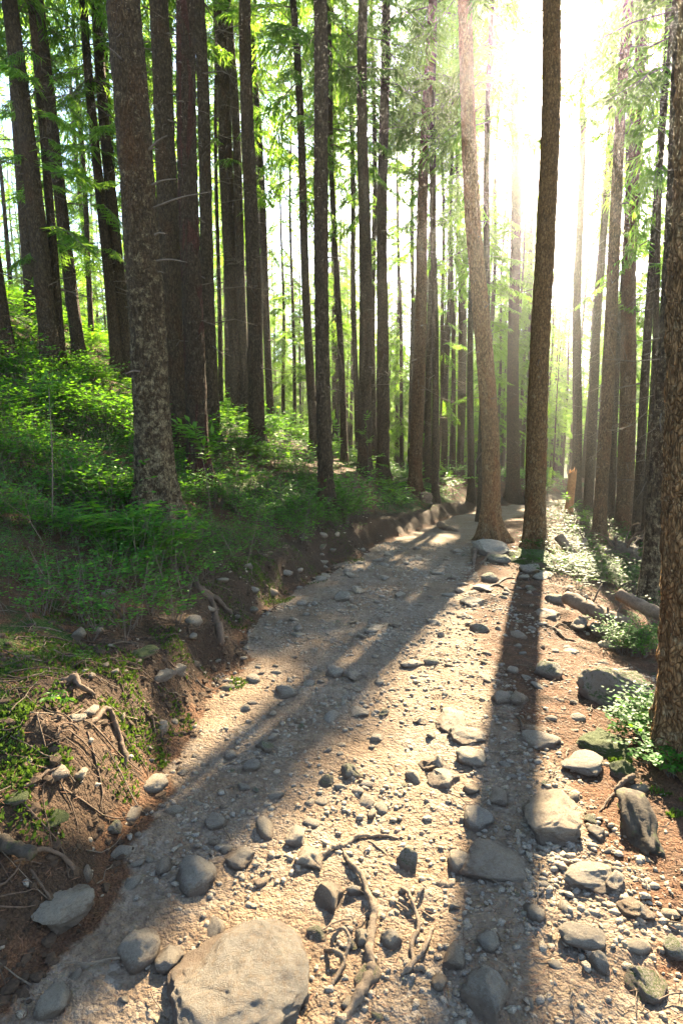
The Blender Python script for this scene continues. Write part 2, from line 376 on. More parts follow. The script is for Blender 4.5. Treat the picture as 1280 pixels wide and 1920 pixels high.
# ------------------------------------------------------------------ ground sheets
def build_ground():
    ys = [-6.0]
    while ys[-1] < 150:
        y = ys[-1]
        ys.append(y + (0.35 if y < -1 else 0.12 if y < 0.7 else max(0.017, 0.0085 * y) if y < 30 else 0.03 * y))
    ys = np.array(ys); nc = 280
    t = np.linspace(-1, 1, nc); g = 0.30 * t + 0.70 * t ** 3
    W = 6.5 + 0.95 * np.maximum(ys, 0)
    Y = np.repeat(ys[:, None], nc, 1); X = W[:, None] * g[None] + 0.12 * np.maximum(Y, 0) * 0.6
    Z = terrain(X, Y)
    V = np.stack([X, Y, Z], -1).reshape(-1, 3)
    l = lateral(X, Y); r = X - xR(Y)
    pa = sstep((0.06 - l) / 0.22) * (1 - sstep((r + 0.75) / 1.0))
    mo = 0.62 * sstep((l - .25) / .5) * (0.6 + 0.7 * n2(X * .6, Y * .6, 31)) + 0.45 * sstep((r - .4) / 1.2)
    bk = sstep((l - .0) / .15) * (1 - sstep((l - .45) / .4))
    mo = np.clip(mo + 0.25 * sstep((l - 2) / 3), 0, 1)
    i = np.arange(len(ys) - 1)[:, None] * nc; j = np.arange(nc - 1)[None]
    Q = np.stack([i + j, i + j + 1, i + nc + j + 1, i + nc + j], -1).reshape(-1, 4)
    cl = l[:-1, :-1].ravel(); cr = r[:-1, :-1].ravel(); cy_ = Y[:-1, :-1].ravel()
    onpath = (cl < 0.05) & (cr < 0) & (cy_ < 40)
    onbank = (cl >= 0.05) & (cl < 0.55) & (cy_ < 24)
    for name, m, lab, cat in (('path', onpath, 'stony dirt footpath curving away between the spruces', 'path'),
                              ('earth_bank', onbank, 'steep dark earth bank along the uphill edge of the path', 'bank'),
                              ('forest_floor', ~(onpath | onbank), 'needle covered mossy forest floor on the sloping hillside', 'ground')):
        q = Q[m]; used, inv = np.unique(q, return_inverse=True)
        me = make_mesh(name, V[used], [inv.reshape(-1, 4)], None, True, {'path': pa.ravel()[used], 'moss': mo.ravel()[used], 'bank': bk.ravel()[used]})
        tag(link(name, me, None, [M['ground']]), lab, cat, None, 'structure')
build_ground()

# ------------------------------------------------------------------ sun flecks: where gaps in the canopy let the sun reach the ground
LITPOLY = [hit(*p)[:2] for p in [(985, 1035), (870, 1100), (800, 1200), (690, 1370), (560, 1500), (430, 1690), (330, 1740), (60, 1850), (-250, 2400), (1500, 2400), (1400, 1700), (1160, 1480), (1090, 1300), (1060, 1160), (1040, 1060)]]
LITPOLY = np.array(LITPOLY)
LITSPOTS = [tuple(hit(px, py)[:2]) + (rr,) for px, py, rr in [
    (110, 1440, .42), (30, 1400, .3), (190, 1530, .25), (350, 1385, .02), (450, 1290, .04), (700, 1210, .08), (820, 1015, .3),
    (60, 850, .8), (170, 735, 1.9), (60, 770, .8), (200, 790, 1.0), (450, 830, 1.0), (560, 850, 1.0), (660, 890, 1.0), (740, 925, .9), (840, 930, .9), (250, 740, 1.6), (500, 900, .8), (350, 920, .4), (120, 980, .6), (60, 960, .5), (430, 960, .5), (600, 960, .5), (700, 960, .5), (30, 700, 1.2),
    (1070, 940, 1.2), (1040, 960, 1.0), (1110, 1060, .6), (1180, 1200, .35), (1190, 1330, .3), (1100, 1000, .7)]]
def in_poly(x, y, P):
    c = np.zeros(x.shape, bool); n = len(P)
    for i in range(n):
        x1, y1 = P[i]; x2, y2 = P[(i + 1) % n]
        k = ((y1 > y) != (y2 > y)) & (x < (x2 - x1) * (y - y1) / (y2 - y1 + 1e-12) + x1); c ^= k
    return c
def sun_spot(P):
    """where the shadow of points P falls"""
    t = (P[:, 2] + .055 * P[:, 1]) / (SUN[2] + .055 * SUN[1]); q = P - SUN[None] * t[:, None]
    for _ in range(3):
        z = terrain(q[:, 0], q[:, 1]); q = P - SUN[None] * ((P[:, 2] - z) / SUN[2])[:, None]
    return q
LITSOFT = [np.array([hit(*p)[:2] for p in q]) for q in ([(400, 830), (560, 850), (700, 890), (890, 930), (860, 960), (700, 990), (560, 1010), (430, 990)], [(0, 690), (130, 705), (262, 740), (262, 830), (120, 880), (0, 900)])]
_g = at(372, 825, 7.6)[None]; LITSPOTS.append(tuple(sun_spot(_g)[0, :2]) + (.3,))
def soft_lit(P):
    q = sun_spot(P); return in_poly(q[:, 0], q[:, 1], LITSOFT[0]) | in_poly(q[:, 0], q[:, 1], LITSOFT[1])
def shades_lit(P, spots=True):
    q = sun_spot(P); x, y = q[:, 0], q[:, 1]
    b = in_poly(x, y, LITPOLY)
    if not spots: return b
    for (cx, cy0, rr) in LITSPOTS: b |= (x - cx) ** 2 + (y - cy0) ** 2 < (rr + .22) ** 2
    return b

# ------------------------------------------------------------------ spruce crowns
def diamonds(P, D, N, L, Wd):
    """leaf-shaped quads: base P, direction D, side N (unit), length L, width Wd"""
    mid = P + D * (L * .45)[:, None]
    V = np.stack([P, mid + N * (Wd * .5)[:, None], P + D * L[:, None], mid - N * (Wd * .5)[:, None]], 1)
    return V.reshape(-1, 3), np.arange(len(P) * 4).reshape(-1, 4)
def unit(v): return v / (np.linalg.norm(v, axis=-1, keepdims=True) + 1e-9)
def bough(seed, ntw=12, nsub=5, hang=.55):
    rs = np.random.RandomState(seed)
    s = np.linspace(0, 1, 6); ax = np.stack([s, 0.06 * np.sin(s * 3 + seed), 0.14 * s - 0.42 * s ** 1.8 + .10 * s ** 4], 1)
    A = Acc(); V, q, t = tube(ax[[0, 2, 3, 5]], np.linspace(.011, .003, 4), 3, False); A.add(V, q, None, 1)
    P, D, Ln, Wd = [], [], [], []
    for side in (-1, 1):
        for k in range(ntw):
            u = .14 + .86 * (k + rs.rand() * .7) / ntw
            if rs.rand() < .10: continue
            b = np.array([np.interp(u, s, ax[:, i]) for i in range(3)])
            L = (.30 * (1 - .62 * u) + .07) * (.7 + .6 * rs.rand())
            d = unit(np.array([.62 + .5 * rs.rand(), side * (.9 + .3 * rs.rand()), -hang * (.3 + .9 * rs.rand())]))
            P.append(b); D.append(d); Ln.append(L); Wd.append(.020 + .009 * rs.rand())
            for m in range(nsub):
                v = .18 + .75 * (m + rs.rand() * .6) / nsub; sd = -1 if m % 2 else 1
                lat = unit(np.cross(d, np.array([0, 0, 1.])))
                dd = unit(d * .7 + lat * sd * .75 + np.array([0, 0, -hang * (.2 + 1.1 * rs.rand())]))
                P.append(b + d * L * v); D.append(dd); Ln.append(L * (.55 - .30 * v) * (.8 + .5 * rs.rand()) + .035); Wd.append(.018 + .009 * rs.rand())
    P, D, Ln, Wd = np.array(P), np.array(D), np.array(Ln), np.array(Wd)
    N = unit(np.cross(D, unit(np.array([0, 0, 1.]) + rs.normal(0, .55, D.shape))))
    V = np.stack([P + N * (Wd * .5)[:, None], P + D * Ln[:, None], P - N * (Wd * .5)[:, None]], 1).reshape(-1, 3); a = np.repeat(np.clip(rs.normal(.5, .22, len(P)), 0, 1), 3)
    A.add(V, None, np.arange(len(V)).reshape(-1, 3), 0, a)
    return np.concatenate(A.v), np.concatenate(A.q), np.concatenate(A.t), np.concatenate(A.a)
BOUGHS = [bough(100 + k, 12, 7, .45 + .14 * (k % 4)) for k in range(8)]
def crown_plan(seed, h0, H, Lmax, step=.5, per=4, fade=.25):
    rs = np.random.RandomState(seed); pl = []; h = h0; k = 0
    while h < H - .2:
        t = (h - h0) / (H - h0)
        L = Lmax * ((.55 + .45 * min(1, t / .2)) * (1 - t) ** .75 + .10)
        for i in range(per):
            if rs.rand() < (.45 if t < fade else .12): continue
            pl.append((h + rs.uniform(-.22, .22), k * 1.9 + i * 2 * math.pi / per + rs.uniform(-.5, .5), L * rs.uniform(.6, 1.15), rs.randint(len(BOUGHS)), rs.uniform(-.35, .15) - .25 * (1 - t)))
        h += step * rs.uniform(.8, 1.2); k += 1
    return pl
def bough_dir(b):
    h, az, L, k, el = b
    return np.array([math.cos(az) * math.cos(el), math.sin(az) * math.cos(el), math.sin(el)])
def crown_mesh(name, plan, seed=0):
    rs = np.random.RandomState(seed); A = Acc()
    for b in plan:
        h, az, L, k, el = b; V, q, t3, a = BOUGHS[k]
        ex = bough_dir(b); ey = np.array([-math.sin(az), math.cos(az), 0]); ez = np.cross(ex, ey)
        roll = rs.uniform(-.35, .35); ey2 = ey * math.cos(roll) + ez * math.sin(roll); ez2 = np.cross(ex, ey2)
        Rm = np.stack([ex, ey2, ez2], 0)
        A.v.append((V * L) @ Rm + np.array([0, 0, h])); A.q.append(q + A.n); A.qm.append(np.ones(len(q), int)); A.t.append(t3 + A.n); A.tm.append(np.zeros(len(t3), int)); A.a.append(np.clip(a + rs.uniform(-.22, .22), 0, 1)); A.n += len(V)
    me = A.mesh(name, False, 'rnd'); me.materials.append(M['needle']); me.materials.append(M['twig']); return me
CROWN_KINDS = {  # h0, H, Lmax, step, per
    'high': (10.5, 25.5, 2.2, .64, 3), 'mid': (6.5, 22.5, 2.1, .52, 3), 'low': (2.4, 17.0, 1.8, .52, 3), 'young': (.5, 8.5, 1.35, .34, 4)}
CROWNS = {k: [(pl := crown_plan(200 + 17 * i + len(k) * 91, *v), crown_mesh(f'crown_{k}', pl, i)) for i in range(3)] for k, v in CROWN_KINDS.items()}
print('crowns', [(k, len(v[0][1].polygons)) for k, v in CROWNS.items()], time.time() - T0)

# ------------------------------------------------------------------ trunks
def trunk_mesh(r0, H, seed, hres=8.0, sides=20, step=.18, rough=.010, flare=.45, curve=None, bot=-.45, top_r=.16):
    rs = np.random.RandomState(seed)
    hs = list(np.arange(bot, min(hres, H), step)) + list(np.linspace(min(hres, H), H, 10))
    hs = np.array(hs); th = np.linspace(0, 2 * math.pi, sides, endpoint=False)
    ph = rs.uniform(0, 6.28, 4); nl = rs.randint(4, 7)
    Hh, Th = np.meshgrid(hs, th, indexing='ij'); h = np.maximum(Hh, -.1)
    r = r0 * ((1 - (1 - top_r) * np.clip(Hh, 0, None) / H) + flare * np.exp(-np.maximum(h, 0) / (1.1 * r0 + .07)) * (1 + .75 * np.cos(nl * Th + ph[0] + .4 * np.sin(2 * Th + ph[1]))))
    r *= 1 + .035 * np.sin(2 * Th + ph[2] + Hh * .5) + .03 * n3(np.cos(Th) * 1.1 + 9, np.sin(Th) * 1.1, Hh * .8 + seed, seed)
    if rough: 
        k = max(7.0, sides / 5)
        r += rough * n3(np.cos(Th) * k * .6 + 5, np.sin(Th) * k * .6, Hh * 8 + seed, seed + 3) + rough * .7 * n3(np.cos(Th) * k * 1.6, np.sin(Th) * k * 1.6, Hh * 19, seed + 4)
    sw = .018 * np.clip(Hh, 0, 8)
    X = r * np.cos(Th) + sw * np.sin(Hh * .55 + ph[2]) * .4; Y = r * np.sin(Th) + sw * np.cos(Hh * .6 + ph[3]) * .4
    if curve is not None: X = X + np.interp(Hh, curve[0], curve[1])
    V = np.stack([X, Y, Hh], -1).reshape(-1, 3); n = len(hs)
    i = np.arange(n - 1)[:, None] * sides; j = np.arange(sides)[None]; j2 = (j + 1) % sides
    Q = np.stack([i + j, i + j2, i + sides + j2, i + sides + j], -1).reshape(-1, 4)
    V = np.vstack([V, [V[-sides:].mean(0)]]); e = len(V) - 1
    Tt = np.array([(e, (n - 1) * sides + k, (n - 1) * sides + (k + 1) % sides) for k in range(sides)])
    return make_mesh('trunk', V, [Q, Tt])
def dead_branch_mesh(r0, H, h_lo, h_hi, n, seed, Lr=(.15, 1.1), curve=None):
    rs = np.random.RandomState(seed); A = Acc()
    for k in range(n):
        h = rs.uniform(h_lo, h_hi); az = rs.uniform(0, 6.28); L = rs.uniform(*Lr) * (.5 + .5 * rs.rand()); el = rs.uniform(-.45, .2)
        d = np.array([math.cos(az), math.sin(az), math.tan(el)]); rr = r0 * (1 - .84 * h / H) * .9
        cx = np.interp(h, curve[0], curve[1]) if curve is not None else 0
        b = np.array([cx + d[0] * rr, d[1] * rr, h]); w = .006 + .010 * rs.rand()
        P = np.array([b, b + d * L * .5 + [0, 0, -.02 * L], b + d * L + np.array([rs.uniform(-.15, .15) * L, rs.uniform(-.15, .15) * L, rs.uniform(-.3, .1) * L])])
        V, q, t = tube(P, [w, w * .7, w * .25], 3, False); A.add(V, q)
        if L > .45:
            for m in range(rs.randint(1, 5)):
                u = rs.uniform(.3, .9); p = b + d * L * u; dd = unit(d + rs.normal(0, .7, 3)) * L * rs.uniform(.15, .4)
                V, q, t = tube(np.array([p, p + dd]), [w * .4, w * .15], 3, False); A.add(V, q)
    return A.mesh('dead_branches')
TREE_XY = []
UNIQ = [0]
def add_crown(parent, base, lean, kind, seed, h_shift=0.0, scale=1.0, prune=.92):
    rs = np.random.RandomState(seed); v = rs.randint(3); plan, me = CROWNS[kind][v]; rz = rs.uniform(0, 6.28)
    c, s = math.cos(rz), math.sin(rz)
    if base[1] > 60:
        o = link('crown', me, parent); o.rotation_euler = (0, 0, rz); o.scale = (scale,) * 3; return o
    tips = []
    for b in plan:
        d = bough_dir(b); tips.append([(d * b[2] * f + np.array([0, 0, b[0]])) for f in (.15, .5, .9)])
    tips = np.array(tips) * scale + np.array([0, 0, h_shift]); n = len(tips); tips = tips.reshape(-1, 3)
    W = np.stack([tips[:, 0] * c - tips[:, 1] * s, tips[:, 0] * s + tips[:, 1] * c, tips[:, 2]], 1)
    Rl = np.array(Matrix.Rotation(lean, 3, 'Y')); W = W @ Rl.T + base[None]
    bad = (shades_lit(W).reshape(n, 3).any(1) & (rs.rand(n) < prune)) | (soft_lit(W).reshape(n, 3).any(1) & (rs.rand(n) < .55) if base[1] < 32 else False)
    if bad.any():
        keep = [b for b, k in zip(plan, bad) if not k]
        UNIQ[0] += 1
        if len(keep) < 6: return None
        me = crown_mesh('crown', keep, seed)
    o = link('crown', me, parent); o.rotation_euler = (0, 0, rz); o.location = (0, 0, h_shift); o.scale = (scale,) * 3
    return o
# base pixel x, y; trunk width there in pixels; pixel x where the trunk leaves the top of the photo; material; crown kind; detail; depth or None; label
TREES = [
 (8, 692, 44, -85, 'bark', 'mid', 1, None, 'dark spruce trunk cut by the picture edge at the top of the green slope'),
 (100, 714, 33, 23, 'bark', 'mid', 1, None, 'thick black spruce trunk standing on the sunlit green slope'),
 (119, 712, 17, 60, 'bark', 'low', 0, None, 'thin dark spruce pressed against a thick black trunk on the slope'),
 (152, 692, 25, 70, 'bark', 'low', 0, None, 'mossy green based spruce leaning outwards above the sunlit slope'),
 (222, 715, 22, 157, 'bark', 'low', 0, None, 'outer of two close spruces behind the big lichen covered trunk'),
 (240, 722, 24, 180, 'bark', 'mid', 0, None, 'inner of two close spruces behind the big lichen covered trunk'),
 (297, 992, 66, 238, 'bark_lichen', 'high', 2, None, 'biggest spruce trunk on the bank, mottled with pale lichen, with dead branch stubs'),
 (340, 862, 40, 290, 'bark', 'high', 1, None, 'dark spruce trunk just behind the big lichen covered trunk'),
 (373, 906, 40, 347, 'bark_bare', 'high', 2, None, 'spruce with peeled red brown wood patches, beside the rowan sapling'),
 (403, 842, 25, 368, 'bark', 'high', 1, None, 'dark spruce half hidden behind the trunk with peeled red wood'),
 (349, 800, 11, 312, 'bark', 'low', 0, 15.0, 'slim spruce seen in the gap between dark trunk and peeled trunk'),
 (414, 770, 9, 404, 'bark', 'low', 0, 17.0, 'very thin forked spruce in the gap beside the trio of trunks'),
 (452, 792, 30, 407, 'bark', 'high', 1, None, 'broad based first trunk of a close trio of spruces up the slope'),
 (464, 800, 19, 428, 'bark', 'high', 0, None, 'middle trunk of a close trio of spruces up the slope'),
 (482, 838, 29, 462, 'bark', 'high', 1, None, 'front trunk of a close trio of spruces, leaves at its foot'),
 (508, 775, 15, 472, 'bark', 'mid', 0, 18.0, 'slim spruce just behind the trio of close trunks'),
 (552, 765, 7, 541, 'bark', 'low', 0, 22.0, 'pole thin spruce alone in a bright gap of the forest'),
 (590, 830, 18, 548, 'bark', 'mid', 0, 15.5, 'spruce partly covered by the slender trunk at the path bank'),
 (612, 962, 29, 594, 'bark', 'high', 2, None, 'slender straight spruce rooted in bilberry close above the path bank'),
 (646, 848, 13, 612, 'bark', 'mid', 0, 17.0, 'thin spruce standing next beyond the slender trunk on the bank'),
 (632, 800, 9, 625, 'bark', 'low', 0, 24.0, 'faint thin spruce deep behind the bilberry bank'),
 (684, 892, 26, 682, 'bark', 'high', 1, None, 'upright spruce with bright sapling leaves in front of its foot'),
 (672, 860, 12, 650, 'bark', 'mid', 0, 20.0, 'thin spruce leaning in behind the upright trunk with sapling leaves'),
 (700, 858, 12, 699, 'bark', 'mid', 0, 20.0, 'thin spruce in the shadow between two upright trunks'),
 (717, 872, 24, 720, 'bark', 'high', 1, 17.0, 'upright spruce second in the pair above the bank bend'),
 (754, 850, 8, 742, 'bark', 'low', 0, 25.0, 'pole thin spruce in the lit gap past the upright pair'),
 (776, 926, 25, 808, 'bark_brown', 'high', 1, None, 'spruce at the bank edge leaning towards the sun'),
 (768, 880, 10, 780, 'bark', 'mid', 0, 24.0, 'thin spruce crossing behind the leaning trunk at the bank edge'),
 (801, 905, 14, 815, 'bark', 'mid', 0, 19.0, 'first of a row of straight poles past the leaning trunk'),
 (816, 914, 14, 812, 'bark', 'high', 0, 17.5, 'second of a row of straight poles past the leaning trunk'),
 (831, 890, 9, 826, 'bark', 'mid', 0, 24.0, 'third, thinner pole in the row past the leaning trunk'),
 (849, 911, 9, 846, 'bark', 'mid', 0, 23.0, 'fourth, thin pole in the row past the leaning trunk'),
 (864, 888, 11, 856, 'bark', 'mid', 0, 24.0, 'fifth pole of the row, close to the bent trunk'),
 (884, 908, 14, 880, 'bark', 'high', 0, 20.0, 'straight spruce at the path bend, next to the bent trunk'),
 (902, 940, 15, 922, 'bark', 'mid', 0, 16.0, 'dark spruce foot behind the bent trunk at the path bend'),
 (923, 1014, 33, 868, 'bark_orange', 'high', 2, None, 'bent spruce trunk rising from the path beside a grey boulder'),
 (960, 956, 25, 967, 'bark', 'high', 1, 22.5, 'straight grey spruce with flared foot between two path side trunks'),
 (988, 955, 12, 1000, 'bark', 'mid', 0, 33.0, 'narrow spruce hugging the back of the sunward trunk'),
 (1001, 1036, 39, 1031, 'bark_orange', 'high', 2, None, 'brown spruce standing against the sun, casting its shadow down the path'),
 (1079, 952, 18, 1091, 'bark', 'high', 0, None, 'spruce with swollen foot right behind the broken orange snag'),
 (1100, 967, 18, 1155, 'bark', 'high', 0, None, 'spruce leaning outwards between the orange snag and the mossy trunks'),
 (1121, 1016, 24, 1177, 'bark_brown', 'high', 1, None, 'mossy footed leaning spruce behind the upturned root plate'),
 (1143, 992, 14, 1188, 'bark', 'mid', 0, None, 'narrow spruce squeezed between two leaning trunks'),
 (1168, 1004, 30, 1197, 'bark_brown', 'high', 1, None, 'stout spruce standing over the upturned root plate'),
 (1190, 1032, 17, 1252, 'bark', 'high', 0, None, 'thin dark spruce leaning out behind the stout trunk'),
 (1206, 1010, 12, 1262, 'bark', 'mid', 0, 13.0, 'thin far spruce crossing behind the leaning dark one'),
 (1218, 1135, 38, 1290, 'bark_lichen', 'high', 1, None, 'black footed mossy spruce beside the fallen logs'),
 (1297, 1440, 118, 1330, 'bark_orange', 'high', 3, None, 'closest reddish brown spruce trunk cut by the picture edge, bilberry at its foot'),
]
def build_tree(k, spec):
    bx, by, bw, tx, mat, ck, det, dep, lab = spec
    p = hit(bx, by) if dep is None else None
    if dep is not None:
        p = at(bx, by, dep); p[2] = tz(p[0], p[1])
    vd = view_depth(p); r0 = bw * vd / F / 2
    top = at(tx, 0, p[1]); lean = math.atan2(top[0] - p[0], top[2] - p[2])
    H = {'high': 26, 'mid': 23, 'low': 17.5}[ck]
    e = empty('spruce_tree', p); e.rotation_euler = (0, lean, 0); tag(e, lab, 'tree', 'spruces of the stand')
    curve = None
    if 'bent' in lab and 'rising' in lab: curve = ([0, .5, 1.2, 2.2, 3.5, 6, 26], [0, -.02, .03, .055, .05, 0, 0])
    sides, step, rough = [(12, .5, 0), (22, .16, .009), (44, .06, .013), (72, .03, .015)][det]
    me = trunk_mesh(r0, H, 500 + k, 9.0 + .8 * vd * .3, sides, step, rough, .50 if det < 2 else .80 if bw < 100 else .40, curve)
    link('trunk', me, e, [M[mat]])
    h_lo = 1.2 + .03 * vd
    nd = {0: 40, 1: 44, 2: 30, 3: 8}[det]
    link('dead_branches', dead_branch_mesh(r0, H, h_lo, H * .5, nd, 900 + k, (.15, 1.2) if det < 2 else (.08, .5), curve), e, [M['twig']])['kind'] = 'stuff'
    add_crown(e, p, lean, ck, 700 + k, 0, 1.0)
    TREE_XY.append((p[0], p[1], r0)); return e, p, r0, vd
TR = []
for k, spec in enumerate(TREES):
    TR.append(build_tree(k, spec))
    print('tree %2d px%5d,%5d  pos %6.2f %6.2f %6.2f  dia %.2f lean %.1f' % (k, spec[0], spec[1], *TR[-1][1], TR[-1][2] * 2, math.degrees(TR[-1][0].rotation_euler[1])))
print('trees', UNIQ, time.time() - T0)

# the far-off wood that reads as one mass: one object of points carrying shared trees
def distant_spruces(trunks):
    kinds = ['mid', 'low', 'young']; src = []
    for ck in kinds:
        for i in range(2):
            src.append((ck, i, trunks[ck][i][0], CROWNS[ck][i][1]))
    F_ = [(f[0], f[1], f[2], f[3], f[4], f[5] if f[5] in kinds else 'mid') for f in FAR]
    which = np.array([kinds.index(f[5]) * 2 + (k % 2) for k, f in enumerate(F_)])
    me = bpy.data.meshes.new('distant_spruces'); me.from_pydata([f[:3] for f in F_], [], [])
    for nm, vals in (('which', which), ('size', [f[4] for f in F_]), ('spin', np.random.RandomState(5).uniform(0, 6.28, len(F_)))):
        a = me.attributes.new(nm, 'FLOAT', 'POINT'); a.data.foreach_set('value', np.asarray(vals, np.float32))
    o = link('distant_spruces', me); tag(o, 'far off spruce forest filling the background behind the trunks', 'forest', None, 'stuff')
    ng = bpy.data.node_groups.new('spruce_mass', 'GeometryNodeTree')
    ng.interface.new_socket('Geometry', in_out='INPUT', socket_type='NodeSocketGeometry'); ng.interface.new_socket('Geometry', in_out='OUTPUT', socket_type='NodeSocketGeometry')
    N = ng.nodes; Lk = ng.links; gi = N.new('NodeGroupInput'); go = N.new('NodeGroupOutput'); join = N.new('GeometryNodeJoinGeometry')
    def attr(nm):
        n = N.new('GeometryNodeInputNamedAttribute'); n.data_type = 'FLOAT'; n.inputs[0].default_value = nm; return n.outputs[0]
    for k, (ck, i, tm, cm) in enumerate(src):
        parts = N.new('GeometryNodeJoinGeometry')
        for m in (tm, cm):
            donor = next(q for q in bpy.data.objects if q.type == 'MESH' and q.data == m)
            oi = N.new('GeometryNodeObjectInfo'); oi.transform_space = 'ORIGINAL'; oi.inputs['Object'].default_value = donor; Lk.new(oi.outputs['Geometry'], parts.inputs[0])
        cmpn = N.new('FunctionNodeCompare'); cmpn.data_type = 'FLOAT'; cmpn.operation = 'EQUAL'; cmpn.inputs['Epsilon'].default_value = .1
        Lk.new(attr('which'), cmpn.inputs['A']); cmpn.inputs['B'].default_value = float(k)
        iop = N.new('GeometryNodeInstanceOnPoints'); Lk.new(gi.outputs[0], iop.inputs['Points']); Lk.new(cmpn.outputs[0], iop.inputs['Selection']); Lk.new(parts.outputs[0], iop.inputs['Instance'])
        cx = N.new('ShaderNodeCombineXYZ'); Lk.new(attr('spin'), cx.inputs[2]); e2r = N.new('FunctionNodeEulerToRotation'); Lk.new(cx.outputs[0], e2r.inputs[0]); Lk.new(e2r.outputs[0], iop.inputs['Rotation'])
        Lk.new(attr('size'), iop.inputs['Scale']); Lk.new(iop.outputs[0], join.inputs[0])
    Lk.new(join.outputs[0], go.inputs[0]); md = o.modifiers.new('spruce_mass', 'NODES'); md.node_group = ng

# the rest of the stand, farther off
def background_trees():
    rs = np.random.RandomState(4); XY = [(t[0], t[1]) for t in TREE_XY]; n = 0
    trunks = {}
    for ck, H, r0 in (('high', 26, .17), ('mid', 23, .14), ('low', 17.5, .10), ('young', 8.8, .05)):
        trunks[ck] = [(link_me, dead_branch_mesh(r0, H, 1.0, H * (.5 if ck != 'young' else .2), 30 if ck != 'young' else 3, 40 + i)) for i in range(3) for link_me in [trunk_mesh(r0, H, 60 + i, 6, 10, .6, 0, .3)]]
        for a, b in trunks[ck]: a.materials.append(M['bark']); b.materials.append(M['twig'])
    kindw = {'high': 'tall spruce', 'mid': 'slim spruce', 'low': 'low branched spruce', 'young': 'small bushy spruce'}
    handles = {6: 'big lichen trunk', 8: 'peeled red trunk', 1: 'thick black trunk', 5: 'two close spruces', 14: 'trio of spruces', 16: 'pole thin spruce', 18: 'slender bank trunk', 21: 'sapling trunk', 24: 'upright pair',
               26: 'leaning bank trunk', 29: 'row of poles', 35: 'bent trunk', 36: 'straight grey spruce', 38: 'sunward trunk', 39: 'orange snag', 41: 'mossy footed trunk', 43: 'stout trunk', 46: 'black footed trunk'}
    marks = sorted((640 + F * TR[k][1][0] / TR[k][1][1], h) for k, h in handles.items()); done = []
    FAR.clear(); tries = 0; shade_trees = [(5.3, 22.6), (6.3, 25.6), (7.7, 29.3), (4.6, 26.5), (9.4, 33.0)]  # listed spruces are added up-sun to shade the uphill half of the path
    while n < NBG and tries < 30000:
        tries += 1
        y = 15 + 68 * rs.rand() ** .65; a = rs.uniform(-.68, .84); x = a * y
        if n >= 375: y = rs.uniform(80, 142); a = rs.uniform(-.62, .64); x = a * y
        if n < 34: y = rs.uniform(21, 62); x = (y * SUN[0] + rs.uniform(-3.5, 2.5)) / SUN[1]; a = x / y
        if n < len(shade_trees): x, y = shade_trees[n]; a = x / y
        xl, xr = float(xL(y)), float(xR(y))
        if n >= len(shade_trees) and xl - 1.0 < x < xr + 1.0: continue
        if x < xl and y < 18 and x > -3: continue
        if n >= len(shade_trees) and min((x - u) ** 2 + (y - v) ** 2 for u, v in XY) < (1.1 + .014 * y) ** 2: continue
        ck = rs.choice(['high', 'mid', 'low', 'young'], p=[.12, .28, .48, .12] if y > 24 else [.22, .38, .30, .10])
        # over the sunlit part of the path only trees that stay below the light
        z0 = tz(x, y); 
        for ck in ((ck, 'low', 'young', None) if y < 55 else ()):
            if ck is None: break
            hh = np.linspace(.3, {'high': 27, 'mid': 24, 'low': 18, 'young': 9}[ck], 40)
            if not shades_lit(np.stack([np.full(40, x), np.full(40, y), z0 + hh], 1), False).any(): break
        if ck is None: continue
        z = tz(x, y); i = rs.randint(3); lean = rs.normal(0, .012) + a * .03; s = rs.uniform(.85, 1.12)
        px = 640 + F * x / y
        if y > 62:
            FAR.append((x, y, z, lean, s, ck)); XY.append((x, y)); n += 1; continue
        e = empty('spruce_tree', (x, y, z)); e.rotation_euler = (0, lean, 0)
        lo = [h for q, h in marks if q <= px]; hi = [h for q, h in marks if q > px]
        where = ('between the %s and the %s' % (lo[-1], hi[0])) if lo and hi else ('outside the ' + (hi[0] if hi else lo[-1]))
        done.append((kindw[ck], where, y, e))
        t = link('trunk', trunks[ck][i][0], e); d = link('dead_branches', trunks[ck][i][1], e); d['kind'] = 'stuff'
        for q in (t, d): q.scale = (s, s, s); q.rotation_euler = (0, 0, rs.uniform(0, 6.28))
        add_crown(e, np.array([x, y, z]), lean, ck, 3000 + n, 0, s, .92)
        XY.append((x, y)); n += 1
    rf = np.random.RandomState(91)
    for _ in range(330):
        y = 60 + 84 * rf.rand() ** 1.2; x = rf.uniform(-.66, .72) * y
        if xL(y) - 1 < x < xR(y) + 1: continue
        FAR.append((x, y, tz(x, y), 0, rf.uniform(.85, 1.2), rf.choice(['mid', 'low', 'low', 'mid', 'young'])))
    print('far mass', len(FAR)); distant_spruces(trunks)
    ranks = ['first', 'second', 'third', 'fourth', 'fifth', 'sixth', 'seventh', 'eighth', 'ninth', 'tenth', 'eleventh', 'twelfth'] + ['thirteenth', 'fourteenth', 'fifteenth', 'sixteenth', 'seventeenth', 'eighteenth', 'nineteenth', 'twentieth'] + ['last'] * 9
    for kw, wh in sorted({d[:2] for d in done}):
        same = sorted([d for d in done if d[:2] == (kw, wh)], key=lambda d: d[2])
        for r, d in enumerate(same):
            tag(d[3], ('far %s %s' % (kw, wh)) if len(same) == 1 else ('%s far %s %s' % (ranks[min(r, 20)], kw, wh)), 'tree', 'far spruces of the stand')
    print('background trees', n, 'unique crowns', UNIQ, time.time() - T0)
NBG = 500; FAR = []
background_trees()

